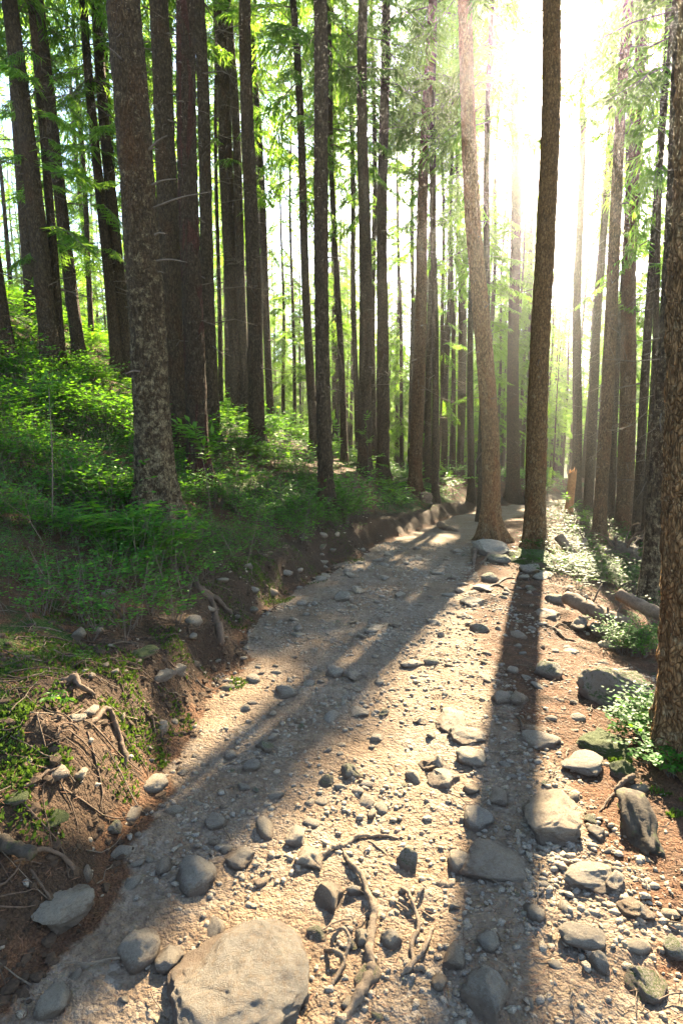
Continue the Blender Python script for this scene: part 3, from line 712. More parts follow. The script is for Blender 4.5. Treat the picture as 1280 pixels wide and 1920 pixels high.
# ------------------------------------------------------------------ rocks
def ico(sub):
    bm = bmesh.new(); bmesh.ops.create_icosphere(bm, subdivisions=sub, radius=1)
    V = np.array([v.co[:] for v in bm.verts]); T = np.array([[v.index for v in f.verts] for f in bm.faces]); bm.free(); return V, T
ICO = {k: ico(k) for k in (1, 2, 3, 4, 5, 6)}
def rock_shape(seed, sub=3, planes=9, soft=.12, rough=.06, lo=.50):
    planes += 7; rough *= 1.25
    rs = np.random.RandomState(seed); V, T = ICO[sub]; P = V.copy()
    for k in range(planes):
        n = unit(rs.normal(0, 1, 3)); c = rs.uniform(lo, .92); d = P @ n
        P -= np.where(d > c, (d - c) * (1 - soft), 0)[:, None] * n[None]
    P += V * (.16 * n3(V[:, 0] * 1.4 + seed, V[:, 1] * 1.4, V[:, 2] * 1.4, seed))[:, None]
    P += V * (rough * n3(V[:, 0] * 3.5, V[:, 1] * 3.5 + seed, V[:, 2] * 3.5, seed + 1) + rough * .5 * n3(V[:, 0] * 8, V[:, 1] * 8, V[:, 2] * 8 + seed, seed + 2))[:, None]
    if sub == 1: P = P * (1 + rs.uniform(-.28, .28, (len(P), 1)))
    if sub >= 4:   # cracks and chipped ledges on the big stones
        for k in range(5):
            n = unit(rs.normal(0, 1, 3)); c = rs.uniform(-.5, .5); w = n3(V[:, 0] * 3, V[:, 1] * 3, V[:, 2] * 3, seed + 9 + k) * .10
            P -= V * (.028 * np.exp(-((V @ n - c + w) / .022) ** 2) * (n3(V[:, 0] * 1.3, V[:, 1] * 1.3, V[:, 2] * 1.3, seed + 20 + k) > -.1))[:, None]
        if sub > 5: P += V * (.006 * n3(V[:, 0] * 75, V[:, 1] * 75, V[:, 2] * 75, seed + 7) - .010 * np.maximum(0, n3(V[:, 0] * 9, V[:, 1] * 9, V[:, 2] * 9, seed + 8) - .2))[:, None]
        P += V * (.014 * n3(V[:, 0] * 20, V[:, 1] * 20, V[:, 2] * 20 + seed, seed + 5) + .007 * n3(V[:, 0] * 41, V[:, 1] * 41, V[:, 2] * 41, seed + 6))[:, None]
    P -= (P.max(0) + P.min(0)) / 2; P /= np.abs(P).max(0)[None]
    return P, T
ROCK_LIB = {}
def rock_lib(sub, i, kind='a'):
    k = (sub, i, kind)
    if k not in ROCK_LIB:
        P, T = rock_shape(1000 + 37 * i + sub + (500 if kind == 'r' else 0), sub, 7 if kind == 'r' else 7 if kind == 'r' else 13, .2 if kind == 'r' else .05, .05, .55 if kind == 'r' else .36)
        me = make_mesh('rock', P, [T], None, True); ROCK_LIB[k] = me
    return ROCK_LIB[k]
PLACED = []     # x, y, radius of stones already lying there
def place_rock(px, py, w, h, me, mat, yaw=0.0, tilt=0.0, sink=.35, cmax=.75, name='rock', bmax=1.15):
    g = hit(px, py); vd = view_depth(g); th = math.atan2(CAMZ - g[2], math.hypot(g[0], g[1]))
    a = w / 2 * vd / F; hh = h / 2 * vd / F
    b = min(a * bmax, hh * .88 / max(math.sin(th), .05)); b = max(b, a * .40)
    c = math.sqrt(max(hh ** 2 - (b * math.sin(th)) ** 2, (.38 * hh) ** 2)) / math.cos(th); c = min(max(c, .30 * a), cmax * a)
    lift = c * (1 - 2 * sink)
    g = hit(px, py + max(0, lift) * F / vd * math.cos(th) * .9)
    o = link(name, me); o.location = (g[0], g[1], g[2] + lift); o.scale = (a, b, c)
    o.rotation_euler = (tilt, 0, yaw)
    if o.material_slots: 
        o.material_slots[0].link = 'OBJECT'; o.material_slots[0].material = mat
    PLACED.append((g[0], g[1], (a + b) / 2)); return o
for k_ in range(14):
    for s_ in (2, 4): 
        for kd in 'ar': rock_lib(s_, k_, kd)
for me in ROCK_LIB.values(): me.materials.append(M['granite'])
ROCKS = [  # centre x, y, width, height in photo pixels; material; shape (a angular, r rounded); yaw; label
 (452, 1868, 272, 250, 'granite_hero', 'r', .25, 'huge pale granite boulder set in the path, closest to the viewer'),
 (912, 1872, 98, 130, 'granite', 'r', 0, 'tall rounded boulder lying in the trunk shadow at the picture foot'),
 (934, 1622, 138, 78, 'granite', 'r', -.35, 'long curved grey slab straddling the edge of the trunk shadow'),
 (1034, 1540, 122, 92, 'granite_pale', 'a', .2, 'broad flat sunlit slab embedded just beyond the trunk shadow'),
 (1104, 1655, 106, 56, 'granite', 'r', .2, 'low curved slab among small gravel, below the broad flat slab'),
 (1091, 1761, 84, 48, 'granite', 'r', 0, 'flat pale oval stone half buried in the dirt beside gravel'),
 (620, 1688, 60, 56, 'granite', 'a', .3, 'upright angular stone throwing a round dark shadow beside the long root'),
 (368, 1648, 78, 80, 'granite', 'r', .2, 'split looking rounded stone in the shaded part of the path'),
 (450, 1613, 56, 38, 'granite', 'r', 0, 'smooth grey stone just past the split looking one'),
 (120, 1708, 98, 132, 'granite_pale', 'a', -.2, 'pale triangular boulder leaning at the foot of the earth bank'),
 (262, 1784, 76, 82, 'granite', 'r', .1, 'rounded stone with a groove next to the huge pale boulder'),
 (318, 1799, 56, 44, 'granite', 'r', .4, 'small oblong stone touching the grooved rounded one'),
 (101, 1884, 58, 72, 'granite_pale', 'r', 0, 'sunlit blocky cream stone in the bottom corner dirt'),
 (553, 1576, 42, 42, 'granite_pale', 'a', .3, 'cream wedge stone at the shadow edge in mid path'),
 (577, 1613, 60, 38, 'granite_pale', 'a', 0, 'flat whitish slab flush with the dirt above the upright stone'),
 (764, 1622, 42, 72, 'granite_dark', 'a', .1, 'narrow dark standing stone between the roots and the trunk shadow'),
 (812, 1434, 56, 54, 'granite_pale', 'a', .2, 'bright cream angular rock in the sunlit middle of the path'),
 (850, 1356, 74, 44, 'granite_pale', 'a', .55, 'tilted ochre edged rock standing proud of the sunlit path'),
 (874, 1387, 74, 28, 'granite_pale', 'a', -.2, 'long low ochre rock directly below the tilted one'),
 (882, 1426, 54, 40, 'granite_pale', 'r', 0, 'round cream rock touching the edge of the trunk shadow'),
 (834, 1466, 66, 40, 'granite_pale', 'a', .1, 'flat sunlit slab between two cream rocks in the path'),
 (1011, 1391, 80, 32, 'granite', 'r', 0, 'long loaf shaped stone lying crosswise beyond the trunk shadow'),
 (1126, 1396, 94, 58, 'granite_mossy', 'r', -.1, 'dark low mossy boulder under the bilberry leaves'),
 (1144, 1308, 118, 106, 'granite_dark', 'a', .4, 'big angular grey green boulder beside the closest trunk'),
 (1026, 1260, 52, 40, 'granite_dark', 'r', .2, 'dark rounded stone alone on the reddish needles'),
 (970, 1311, 38, 32, 'granite', 'r', .1, 'rounded tan stone inside the trunk shadow, half way down it'),
 (940, 1312, 36, 38, 'granite', 'a', .1, 'blunt stone at the shadow edge beside the rounded tan stone'),
 (1090, 1434, 82, 42, 'granite', 'a', -.15, 'flat weathered slab below the loaf shaped stone'),
 (1165, 1450, 44, 68, 'granite_mossy', 'r', .2, 'upright stone with bright moss on its top'),
 (993, 1053, 90, 44, 'granite_mossy', 'r', 0, 'lichen green boulder at the foot of the sunward trunk'),
 (992, 1070, 36, 24, 'granite', 'r', 0, 'small round stone in front of the lichen green boulder'),
 (1018, 1082, 44, 20, 'granite_pale', 'a', 0, 'pale flat stone tucked beside the lichen green boulder'),
 (924, 1036, 66, 40, 'granite', 'a', .1, 'grey boulder gripped by the roots of the bent trunk'),
 (935, 1052, 40, 24, 'granite_dark', 'r', .2, 'dark stone wedged below the boulder of the bent trunk'),
 (917, 1085, 32, 22, 'granite_dark', 'r', 0, 'dark round stone on the path edge below the bent trunk'),
 (628, 1263, 34, 27, 'granite', 'r', .2, 'rust bottomed round stone in the shaded middle of the path'),
 (662, 1270, 34, 26, 'granite', 'a', -.5, 'flat bluish flake lying against the rust bottomed stone'),
 (537, 1298, 42, 32, 'granite', 'r', .2, 'smooth tan cobble on the shaded uphill half of the path'),
 (670, 1337, 44, 19, 'granite_pale', 'a', .3, 'thin pale flake of stone in the tree shadow band'),
 (771, 1245, 44, 15, 'granite', 'r', 0, 'flat bar shaped stone at the border of the shadow band'),
 (473, 1438, 30, 26, 'granite', 'r', -.5, 'blue grey egg shaped cobble in the shadow band'),
 (433, 1419, 26, 22, 'granite', 'r', 0, 'round blue grey cobble beside the egg shaped one'),
 (404, 1545, 42, 34, 'granite', 'r', -.3, 'dome shaped blue grey cobble low in the shadow band'),
 (326, 1522, 36, 20, 'granite', 'a', .1, 'squarish flat stone on the dirt under the earth bank'),
 (343, 1450, 26, 17, 'granite_pale', 'a', -.3, 'small white chip of stone on bare shaded dirt'),
 (293, 1473, 46, 38, 'granite', 'r', .3, 'lumpy stone resting against the foot of the earth bank'),
 (34, 1505, 42, 25, 'granite_mossy', 'r', .1, 'grey stone in sunlit needles on top of the bank'),
 (105, 1546, 46, 34, 'granite_mossy', 'a', 0, 'moss topped block at the crumbling bank edge'),
 (302, 1271, 50, 28, 'granite', 'a', 0, 'pitted pale stone protruding from the bank'),
 (337, 1257, 26, 30, 'granite', 'a', .3, 'whitish stone lodged in the bank among hanging roots'),
 (272, 1222, 48, 26, 'granite_mossy', 'r', -.2, 'low mossy stone on the shaded needle terrace'),
 (186, 1183, 24, 14, 'granite_pale', 'r', 0, 'small pale pebble stone on the shaded terrace'),
 (148, 1190, 30, 24, 'granite', 'a', .2, 'pale angular stone on the shaded terrace'),
 (142, 1353, 34, 22, 'granite', 'a', -.5, 'pointed whitish stone behind the bent bank root'),
 (205, 1115, 26, 18, 'granite_pale', 'r', 0, 'white rounded stone below the ferny slope'),
 (152, 1455, 26, 24, 'granite', 'a', .3, 'brown grey stone buried in reddish needles on the bank'),
 (215, 1555, 30, 34, 'granite_dark', 'a', .2, 'dark blocky stone in the eroded bank foot'),
 (228, 1605, 44, 30, 'granite', 'a', .6, 'oblong tan stone sloping down from the bank foot'),
 (1188, 1706, 56, 46, 'granite', 'a', .2, 'chunky tan stone among gravel near the picture edge'),
 (1152, 1663, 40, 34, 'granite', 'a', -.1, 'angular stone touching the low curved slab'),
 (1125, 1812, 32, 48, 'granite', 'a', .1, 'upright pale slab like stone in loose dirt'),
 (1212, 1856, 80, 56, 'granite_dark', 'a', .1, 'grey slab with a dark stain in the bottom corner'),
 (1264, 1782, 44, 40, 'granite_dark', 'r', 0, 'dark rounded stone cut by the picture edge'),
 (1121, 1568, 30, 26, 'granite', 'a', .3, 'squat stone just past the broad flat slab'),
 (1107, 1537, 26, 18, 'granite_dark', 'r', 0, 'dark flat cobble on needles beside the broad flat slab'),
 (914, 1772, 44, 50, 'granite', 'a', -.3, 'blocky stone in the trunk shadow above the tall boulder'),
 (850, 1800, 44, 62, 'granite', 'a', -.2, 'long pointed stone in the trunk shadow beside the tall boulder'),
 (824, 1850, 32, 46, 'granite', 'r', .1, 'rounded stone by the root fork at the shadow edge'),
 (860, 1625, 44, 40, 'granite', 'r', .1, 'stone half lit, half in trunk shadow, against the long curved slab'),
 (733, 1762, 40, 38, 'granite_pale', 'r', .2, 'whitish rounded rock between the two root systems'),
 (679, 1768, 36, 48, 'granite', 'a', .3, 'grey stone leaning against the long winding root'),
 (568, 1880, 28, 32, 'granite', 'a', 0, 'squarish stone beside the flank of the huge pale boulder'),
 (656, 1780, 26, 44, 'granite_dark', 'a', .2, 'dark hollow looking stone inside the root loop'),
 (1086, 1175, 40, 32, 'granite', 'a', .1, 'white streaked stone lying under the fallen log'),
 (1128, 1182, 48, 28, 'granite_dark', 'r', 0, 'dark green stone below the fallen log'),
 (1040, 1128, 34, 30, 'granite_dark', 'r', .1, 'dark round stone by the cut end of the fallen log'),
 (1030, 1155, 54, 22, 'granite', 'a', .1, 'pitted flat rock on needles near the log'),
 (888, 1132, 44, 22, 'granite_pale', 'a', .2, 'sunlit flat stone where the path meets the rooty verge'),
 (905, 1104, 42, 18, 'granite_pale', 'a', -.1, 'upper sunlit flat stone on the rooty verge'),
 (899, 1180, 34, 24, 'granite_dark', 'r', .2, 'brown lump of stone on the sunlit verge'),
 (960, 1258, 22, 24, 'granite', 'r', 0, 'small knob of stone in the upper trunk shadow'),
 (1070, 1222, 30, 14, 'granite', 'r', 0, 'thin flat stone on needles below the pitted rock'),
 (895, 1540, 56, 44, 'granite', 'r', .1, 'reddish boulder rim emerging at the trunk shadow edge'),
 (932, 1500, 40, 32, 'granite', 'a', .2, 'squared stone in the trunk shadow beside small cobbles'),
 (655, 1450, 40, 34, 'granite_dark', 'a', .4, 'brown cobble in front of the cream wedge at the shadow tip'),
 (613, 1470, 30, 26, 'granite_dark', 'a', .2, 'dark brown cobble on the sunlit dirt near the shadow band'),
 (785, 1350, 34, 22, 'granite_pale', 'a', -.2, 'speckled stone half sunk in the sunlit path'),
 (720, 1340, 20, 16, 'granite_dark', 'a', 0, 'small dark cube of stone casting its own shadow'),
 (640, 1122, 34, 20, 'granite', 'a', -.4, 'slaty stone far up the path near the bank'),
 (672, 1110, 30, 14, 'granite', 'a', .1, 'second slaty stone far up the path near the bank'),
 (720, 1085, 30, 10, 'granite_pale', 'a', 0, 'flat pale stone on the far part of the path'),
 (750, 1117, 20, 14, 'granite_pale', 'a', 0, 'small boxy pale stone on the far part of the path'),
 (705, 1178, 34, 14, 'granite_pale', 'a', -.2, 'whitish bar of stone poking from the middle path'),
 (814, 1168, 30, 16, 'granite', 'r', 0, 'grey stone at the shaded edge of the verge'),
 (826, 1192, 14, 20, 'granite', 'r', 0, 'small upright stone at the shaded verge edge'),
 (862, 1110, 26, 16, 'granite', 'a', .4, 'bluish flake beside the rooty verge'),
]
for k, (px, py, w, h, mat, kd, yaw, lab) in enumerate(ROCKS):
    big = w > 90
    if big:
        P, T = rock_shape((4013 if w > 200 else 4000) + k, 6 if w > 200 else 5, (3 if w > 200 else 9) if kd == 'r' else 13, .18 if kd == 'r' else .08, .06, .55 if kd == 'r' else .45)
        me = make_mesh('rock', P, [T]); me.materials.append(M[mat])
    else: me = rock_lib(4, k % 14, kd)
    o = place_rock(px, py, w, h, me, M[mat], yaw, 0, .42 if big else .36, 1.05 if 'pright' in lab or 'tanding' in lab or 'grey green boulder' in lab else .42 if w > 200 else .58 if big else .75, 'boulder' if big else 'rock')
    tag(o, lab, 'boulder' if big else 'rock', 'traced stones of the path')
# loose stones one can still pick out, then pebbles
PEB = 1
print('ico verts', {k: len(v[0]) for k, v in ICO.items()})
def scatter_stones():
    rs = np.random.RandomState(77); XY = np.array(PLACED); n = 0; pts = list(PLACED)
    pend = []; RK = [(r[7], *hit(r[0], r[1])[:2]) for r in ROCKS]
    K = 14000; CY = 1.5 + 9.5 * rs.rand(K) ** 1.5; CX = xL(CY) + rs.uniform(-.5, 3.4, K); CZ = terrain(CX, CY); CQ = project(np.stack([CX, CY, CZ], 1)); CL = lateral(CX, CY)
    for tr in range(K):
        if n >= 285: break
        x, y, z = CX[tr], CY[tr], CZ[tr]; qx, qy, w = CQ[0][tr], CQ[1][tr], CQ[2][tr]
        if not (5 < qx < 1275 and 990 < qy < 1915): continue
        s = (.020 + .040 * rs.rand() ** 2.2) * (.7 + .12 * y)
        if s * 2 * F / w < 11: continue
        if any((x - a) ** 2 + (y - b) ** 2 < (s + c * .9) ** 2 for a, b, c in pts): continue
        if any((x - a) ** 2 + (y - b) ** 2 < (c * 1.5 + s) ** 2 for a, b, c in TREE_XY): continue
        o = link('stone', rock_lib(2, rs.randint(14), 'aaar'[rs.randint(4)])); c = s * rs.uniform(.38, .7)
        o.location = (x, y, z + c * rs.uniform(-.1, .28)); o.scale = (s * rs.uniform(.9, 1.35), s * rs.uniform(.7, 1.0), c); o.rotation_euler = (rs.normal(0, .15), rs.normal(0, .15), rs.uniform(0, 6.28))
        o.material_slots[0].link = 'OBJECT'; o.material_slots[0].material = M[['granite', 'granite', 'granite_pale', 'granite_dark'][mi := rs.choice(4, p=[.3, .28, .34, .08])]]
        lb, rx, ry = min(RK, key=lambda r: (r[1] - x) ** 2 + (r[2] - y) ** 2); dx, dy = x - rx, y - ry
        rel = ('beyond' if dy > 0 else 'this side of') if abs(dy) > abs(dx) else ('on the bank side of' if dx < 0 else 'on the verge side of')
        pend.append((['grey', 'grey', 'pale', 'dark'][mi], rel, lb, dx * dx + dy * dy, o)); pts.append((x, y, s)); n += 1
    import re as _re
    SPLIT = r',| (?:set|lying|straddling|embedded|among|half|throwing|in|just|leaning|with|touching|at|flush|between|standing|directly|under|beside|alone|inside|below|tucked|gripped|wedged|on|resting|protruding|lodged|behind|buried|sloping|near|cut|past|above|by|against|where|far|poking|casting|emerging|closest) '
    rk = ['', 'second ', 'third ', 'fourth ', 'fifth ', 'sixth ', 'seventh ', 'eighth ', 'ninth ', 'tenth ']
    cut = lambda t: _re.split(SPLIT, t)[0]
    pend = [(p[0], p[1], cut(p[2]), p[3], p[4]) for p in pend]
    for key in sorted({p[:3] for p in pend}):
        for r, p in enumerate(sorted([p for p in pend if p[:3] == key], key=lambda p: p[3])):
            tag(p[4], '%sloose %s stone %s the %s' % (rk[min(r, 9)], p[0], p[1], p[2]), 'stone', 'loose stones of the path')
    # pebbles: past counting
    A = Acc(); lib = [rock_shape(9000 + i, PEB, 0, .2, .06, .5) for i in range(10)]
    N = 25000; y = 1.25 + 10.5 * rs.rand(N) ** 1.7; x = xL(y) + rs.uniform(-.75, 3.6, N)
    cl = n2(x * 2.2, y * 2.2, 61) + .6 * n2(x * 6, y * 6, 62)
    # the small cobble drift beside the flat slab
    gx, gy = hit(1080, 1640)[:2]; k = 900
    x = np.concatenate([x, gx + rs.normal(0, .16, k)]); y = np.concatenate([y, gy + rs.normal(0, .20, k)]); cl = np.concatenate([cl, np.full(k, 1.0)])
    z = terrain(x, y); l = lateral(x, y)
    keep = (cl + rs.normal(0, .30, len(x)) > .12) & ((l < .0) | (rs.rand(len(x)) < .22))
    for i in np.nonzero(keep)[0]:
        s = (.0038 + .0125 * rs.rand() ** 2.2) * (.8 + .09 * y[i]) * (1.15 if cl[i] > .7 else 1)
        P, T = lib[rs.randint(10)]; a = rs.uniform(0, 6.28); ca, sa = math.cos(a), math.sin(a)
        Q = P * np.array([s * rs.uniform(.9, 1.5), s * rs.uniform(.7, 1), s * rs.uniform(.35, .7)])
        Q = np.stack([Q[:, 0] * ca - Q[:, 1] * sa, Q[:, 0] * sa + Q[:, 1] * ca, Q[:, 2]], 1) + [x[i], y[i], z[i] + s * rs.uniform(.0, .3)]
        A.add(Q, None, T, 0, rs.rand())
    me = A.mesh('pebbles', True, 'rnd'); me.materials.append(M['pebble'])
    tag(link('pebbles', me), 'countless small pebbles and gravel strewn over the path', 'pebbles', None, 'stuff')
    print('stones', n, 'pebbles', int(keep.sum()), time.time() - T0)
scatter_stones()

# ------------------------------------------------------------------ roots traced on the path and bank
def on_ground(pts, lift=0.0): 
    out = []
    for p in pts:
        g = hit(p[0], p[1]); dz = (p[2] if len(p) > 2 else 0); g[2] += lift + dz; out.append(g)
    return np.array(out)
def root(name, branches, label, mat='root', sides=9, cat='root', group=None, parent_name='root_strand'):
    """branches: list of (pixel polyline, start width px, end width px)"""
    P0 = on_ground(branches[0][0])[0]; meshes = []
    for bi, (pts, w0, w1) in enumerate(branches):
        P = on_ground(pts); vd = np.array([view_depth(p) for p in P]).mean(); n = max(10, len(pts) * 9)
        Q = catmull(P, n); s = np.linspace(0, 1, n)
        rad = (w0 + (w1 - w0) * s) / 2 * .70 * vd / F * (.35 + .65 * sstep((1 - s) / .14)) * (1 if bi else .45 + .55 * sstep(s / .1)); rad = rad * (1 + .18 * n2(s * 9 + bi * 5.1, s * 0 + len(label), 3))
        Q[:, 2] = terrain(Q[:, 0], Q[:, 1]) + rad * .18 - .02 * sstep((s - .85) / .15) + np.interp(s, np.linspace(0, 1, len(pts)), [(p[2] if len(p) > 2 else 0) for p in pts])
        Q[:, 0] += .25 * rad * n2(s * 14, s * 0 + bi + 2, 8)
        V, q, t = tube(Q, rad, sides, True, bi + len(label), .42); meshes.append((V - P0, q, t))
    A = Acc(); A.add(*meshes[0]); me = A.mesh(name); e = link(name, me, None, [M[mat]]); e.location = P0
    for V, q, t in meshes[1:]:
        B = Acc(); B.add(V, q, t); link(parent_name, B.mesh(parent_name), e, [M[mat]])
    tag(e, label, cat, group); return e
root('tree_root', [([(640, 1590), (656, 1625, .01), (676, 1655, .015), (690, 1690, .02), (700, 1720, .02), (697, 1755, .015), (692, 1790, .01), (695, 1825, .01), (680, 1865, .01), (645, 1918, .0), (600, 1990, 0)], 14, 26),
                   ([(642, 1588), (622, 1598, .012), (600, 1615, .006), (585, 1625, -.01)], 17, 12), ([(640, 1588), (675, 1572, .01), (720, 1570, .005), (765, 1580, -.01)], 13, 6), ([(690, 1578), (715, 1600), (735, 1614, -.005)], 7, 3)],
     'long pale root winding down the sunlit path towards the viewer', parent_name='side_root')
root('tree_root', [([(608, 1785, 0), (625, 1800, .03), (645, 1812, .02), (630, 1840, .01), (605, 1880, -.01)], 14, 8), ([(645, 1812, .015), (655, 1790, .04), (645, 1765, .04), (628, 1768, .02), (618, 1782, 0)], 9, 11)],
     'small looped root beside the huge pale boulder', parent_name='side_root')
root('tree_root', [([(752, 1838, 0), (775, 1815, .01), (795, 1790, .012), (806, 1760, .01), (815, 1725, -.005)], 17, 7), ([(775, 1815, .01), (772, 1780, .008), (785, 1745, .01), (772, 1705, .02), (760, 1680, .015), (745, 1665, -.005)], 10, 12),
                   ([(775, 1818, 0), (790, 1822, .012), (806, 1832, -.005)], 18, 11), ([(770, 1700, .01), (785, 1690, .02), (795, 1668, .005)], 12, 8), ([(775, 1725, .006), (750, 1705, .01), (730, 1692, -.005)], 7, 4), ([(815, 1725, 0), (800, 1720, .006), (788, 1708, -.002)], 6, 4)],
     'forked root system crawling beside the trunk shadow', parent_name='side_root')
root('tree_root', [([(322, 1020, .0), (340, 1050, .02), (352, 1085, .02), (375, 1110, .01), (400, 1140, .02), (412, 1185, .02), (418, 1210, -.02)], 26, 14), ([(375, 1108, .01), (405, 1128, .02), (440, 1155, .0)], 18, 13)],
     'mossy root running from the big lichen trunk down the bank', 'root_dark', parent_name='side_root')
root('tree_root', [([(160, 1370), (190, 1355, .03), (208, 1352, .05), (222, 1385, .02), (232, 1420, .02), (236, 1450, -.02)], 12, 20)], 'bent knee shaped root sticking out of the bank edge', 'root_dark')
root('tree_root', [([(112, 1278, 0), (140, 1285, .03), (155, 1305, .03), (185, 1315, 0)], 20, 12)], 'dark hooked root on the needle terrace above the bank', 'root_dark')
root('tree_root', [([(265, 1325), (285, 1350, .02), (292, 1385, 0)], 8, 6), ([(280, 1345, .01), (300, 1360, .01), (305, 1400, 0)], 6, 5)], 'thin exposed root hanging over the shaded bank', 'root_dark', parent_name='side_root')
root('tree_root', [([(40, 1480, 0), (70, 1470, .01), (100, 1455, .01), (130, 1445, 0)], 9, 6)], 'dry root stretched across the sunlit needles of the bank', 'root_dark')
root('tree_root', [([(30, 1640, .02), (80, 1620, .03), (120, 1630, .03), (150, 1660, .0)], 10, 12), ([(60, 1650, .02), (90, 1690, .02), (110, 1720, 0)], 7, 5)], 'tangled root arching over the pale triangular boulder', 'root_dark', parent_name='side_root')
root('tree_root', [([(905, 1020, .1), (893, 1035, .06), (888, 1050, .03), (886, 1062, 0)], 16, 8), ([(925, 1020, .05), (915, 1045, .03), (898, 1060, 0)], 10, 6)], 'gnarled roots of the bent trunk clasping its boulder', 'root_dark', parent_name='side_root')
root('tree_root', [([(905, 1105), (930, 1098, .01), (960, 1108, .01), (995, 1100, 0)], 7, 5), ([(930, 1098, .01), (955, 1085, .01), (985, 1090, 0)], 5, 3)], 'thin root crossing the rooty verge below the lichen green boulder', 'root_dark', parent_name='side_root')
root('tree_root', [([(1005, 1165), (1035, 1180, .01), (1060, 1200, .01), (1085, 1205, 0)], 8, 5), ([(1035, 1180, .01), (1050, 1172, .01), (1075, 1185, 0)], 5, 3)], 'dark root on the needles between log and trunk shadow', 'root_dark', parent_name='side_root')
root('tree_root', [([(1150, 1490, .02), (1172, 1478, .04), (1190, 1470, .05)], 12, 14), ([(1155, 1488, .01), (1135, 1510, .01), (1120, 1530, 0)], 7, 4)], 'forked brown root above the mossy stump end', 'root_dark', parent_name='side_root')
root('tree_root', [([(968, 1345), (978, 1365, .01), (975, 1385, 0)], 7, 4), ([(975, 1370, .01), (1000, 1378, .005), (1015, 1380, 0)], 8, 5)], 'short dry root by the loaf shaped stone', 'root_dark', parent_name='side_root')

# ------------------------------------------------------------------ dead wood
def log_between(name, A0, B0, r0, r1, mat, label, cat, stubs=(), sides=18, seed=0, rough=.18):
    A0, B0 = np.array(A0, float), np.array(B0, float); n = 30; s = np.linspace(0, 1, n)[:, None]
    P = A0 + (B0 - A0) * s + np.array([0, 0, -.01]) * np.sin(s * math.pi)
    V, q, t = tube(P - A0, np.linspace(r0, r1, n) * (1 + .05 * n2(np.linspace(0, 6, n), np.zeros(n), seed)), sides, True, seed, rough)
    Ac = Acc(); Ac.add(V, q, t); e = link(name, Ac.mesh(name), None, [M[mat]]); e.location = A0; tag(e, label, cat, None)
    for (u, L, dx, dy, dz, w) in stubs:
        b = (B0 - A0) * u; d = unit(np.array([dx, dy, dz], float))
        V, q, t = tube(np.array([b, b + d * L * .6 + [0, 0, .01], b + d * L]), [w, w * .8, w * .5], 6, True, seed, .2)
        Bc = Acc(); Bc.add(V, q, t); link('branch_stub', Bc.mesh('branch_stub'), e, [M['root_dark']])
    return e
def px_point(px, py, depth, dz=0): 
    p = at(px, py, depth); p[2] += dz; return p
g = hit(1062, 1145); d0 = g[1]
log_between('fallen_log', px_point(1062, 1120, d0), px_point(1175, 1172, d0 - .75), .080, .072, 'log', 'barkless brown log with branch stubs lying below the bilberry', 'log', [(.32, .09, .2, 0, 1, .012), (.42, .30, .9, .6, 1.4, .012), (.72, .10, -.2, 0, 1, .018), (.80, .18, .6, .5, .6, .013)], seed=3)
log_between('fallen_log', px_point(1160, 1115, d0 - .45), px_point(1300, 1180, d0 - 1.1), .060, .062, 'log', 'tapered grey log end jutting out from behind the closest trunk', 'log', [(.28, .05, 0, -.2, 1, .012)], seed=5)
g = hit(1082, 1058)
log_between('fallen_log', px_point(1046, 1005, g[1] + .3), px_point(1090, 1058, g[1]), .085, .075, 'log', 'short reddish log tipped up on the sunny brush heap', 'log', seed=7)
log_between('fallen_branch', px_point(1035, 1045, g[1] - .2), px_point(1085, 1066, g[1] - .5), .035, .025, 'root', 'thin bare branch lying under the tipped up log', 'branch', seed=8)
log_between('fallen_branch', px_point(1078, 1045, g[1] + .4), px_point(1096, 1010, g[1] + .6), .05, .035, 'root', 'pale forked branch propped behind the tipped up log', 'branch', [(.9, .25, -.6, 0, 1, .015)], seed=9)
a = hit(200, 797); log_between('fallen_log', px_point(198, 797, a[1]), px_point(268, 800, a[1] + .1), .055, .06, 'root_dark', 'grey log lying across the green slope behind the big trunk', 'log', seed=10)
a = hit(828, 995); log_between('fallen_log', px_point(822, 985, a[1] + .4, .03), px_point(858, 1000, a[1] - .2, .03), .085, .06, 'log', 'pale log lying on the far path by the bank', 'log', seed=12)
a = hit(797, 940); log_between('tree_stump', (a[0], a[1], a[2] - .1), (a[0] + .02, a[1], a[2] + .22), .19, .17, 'log', 'small sawn stump on the bank under the leaning spruce', 'stump', seed=13)
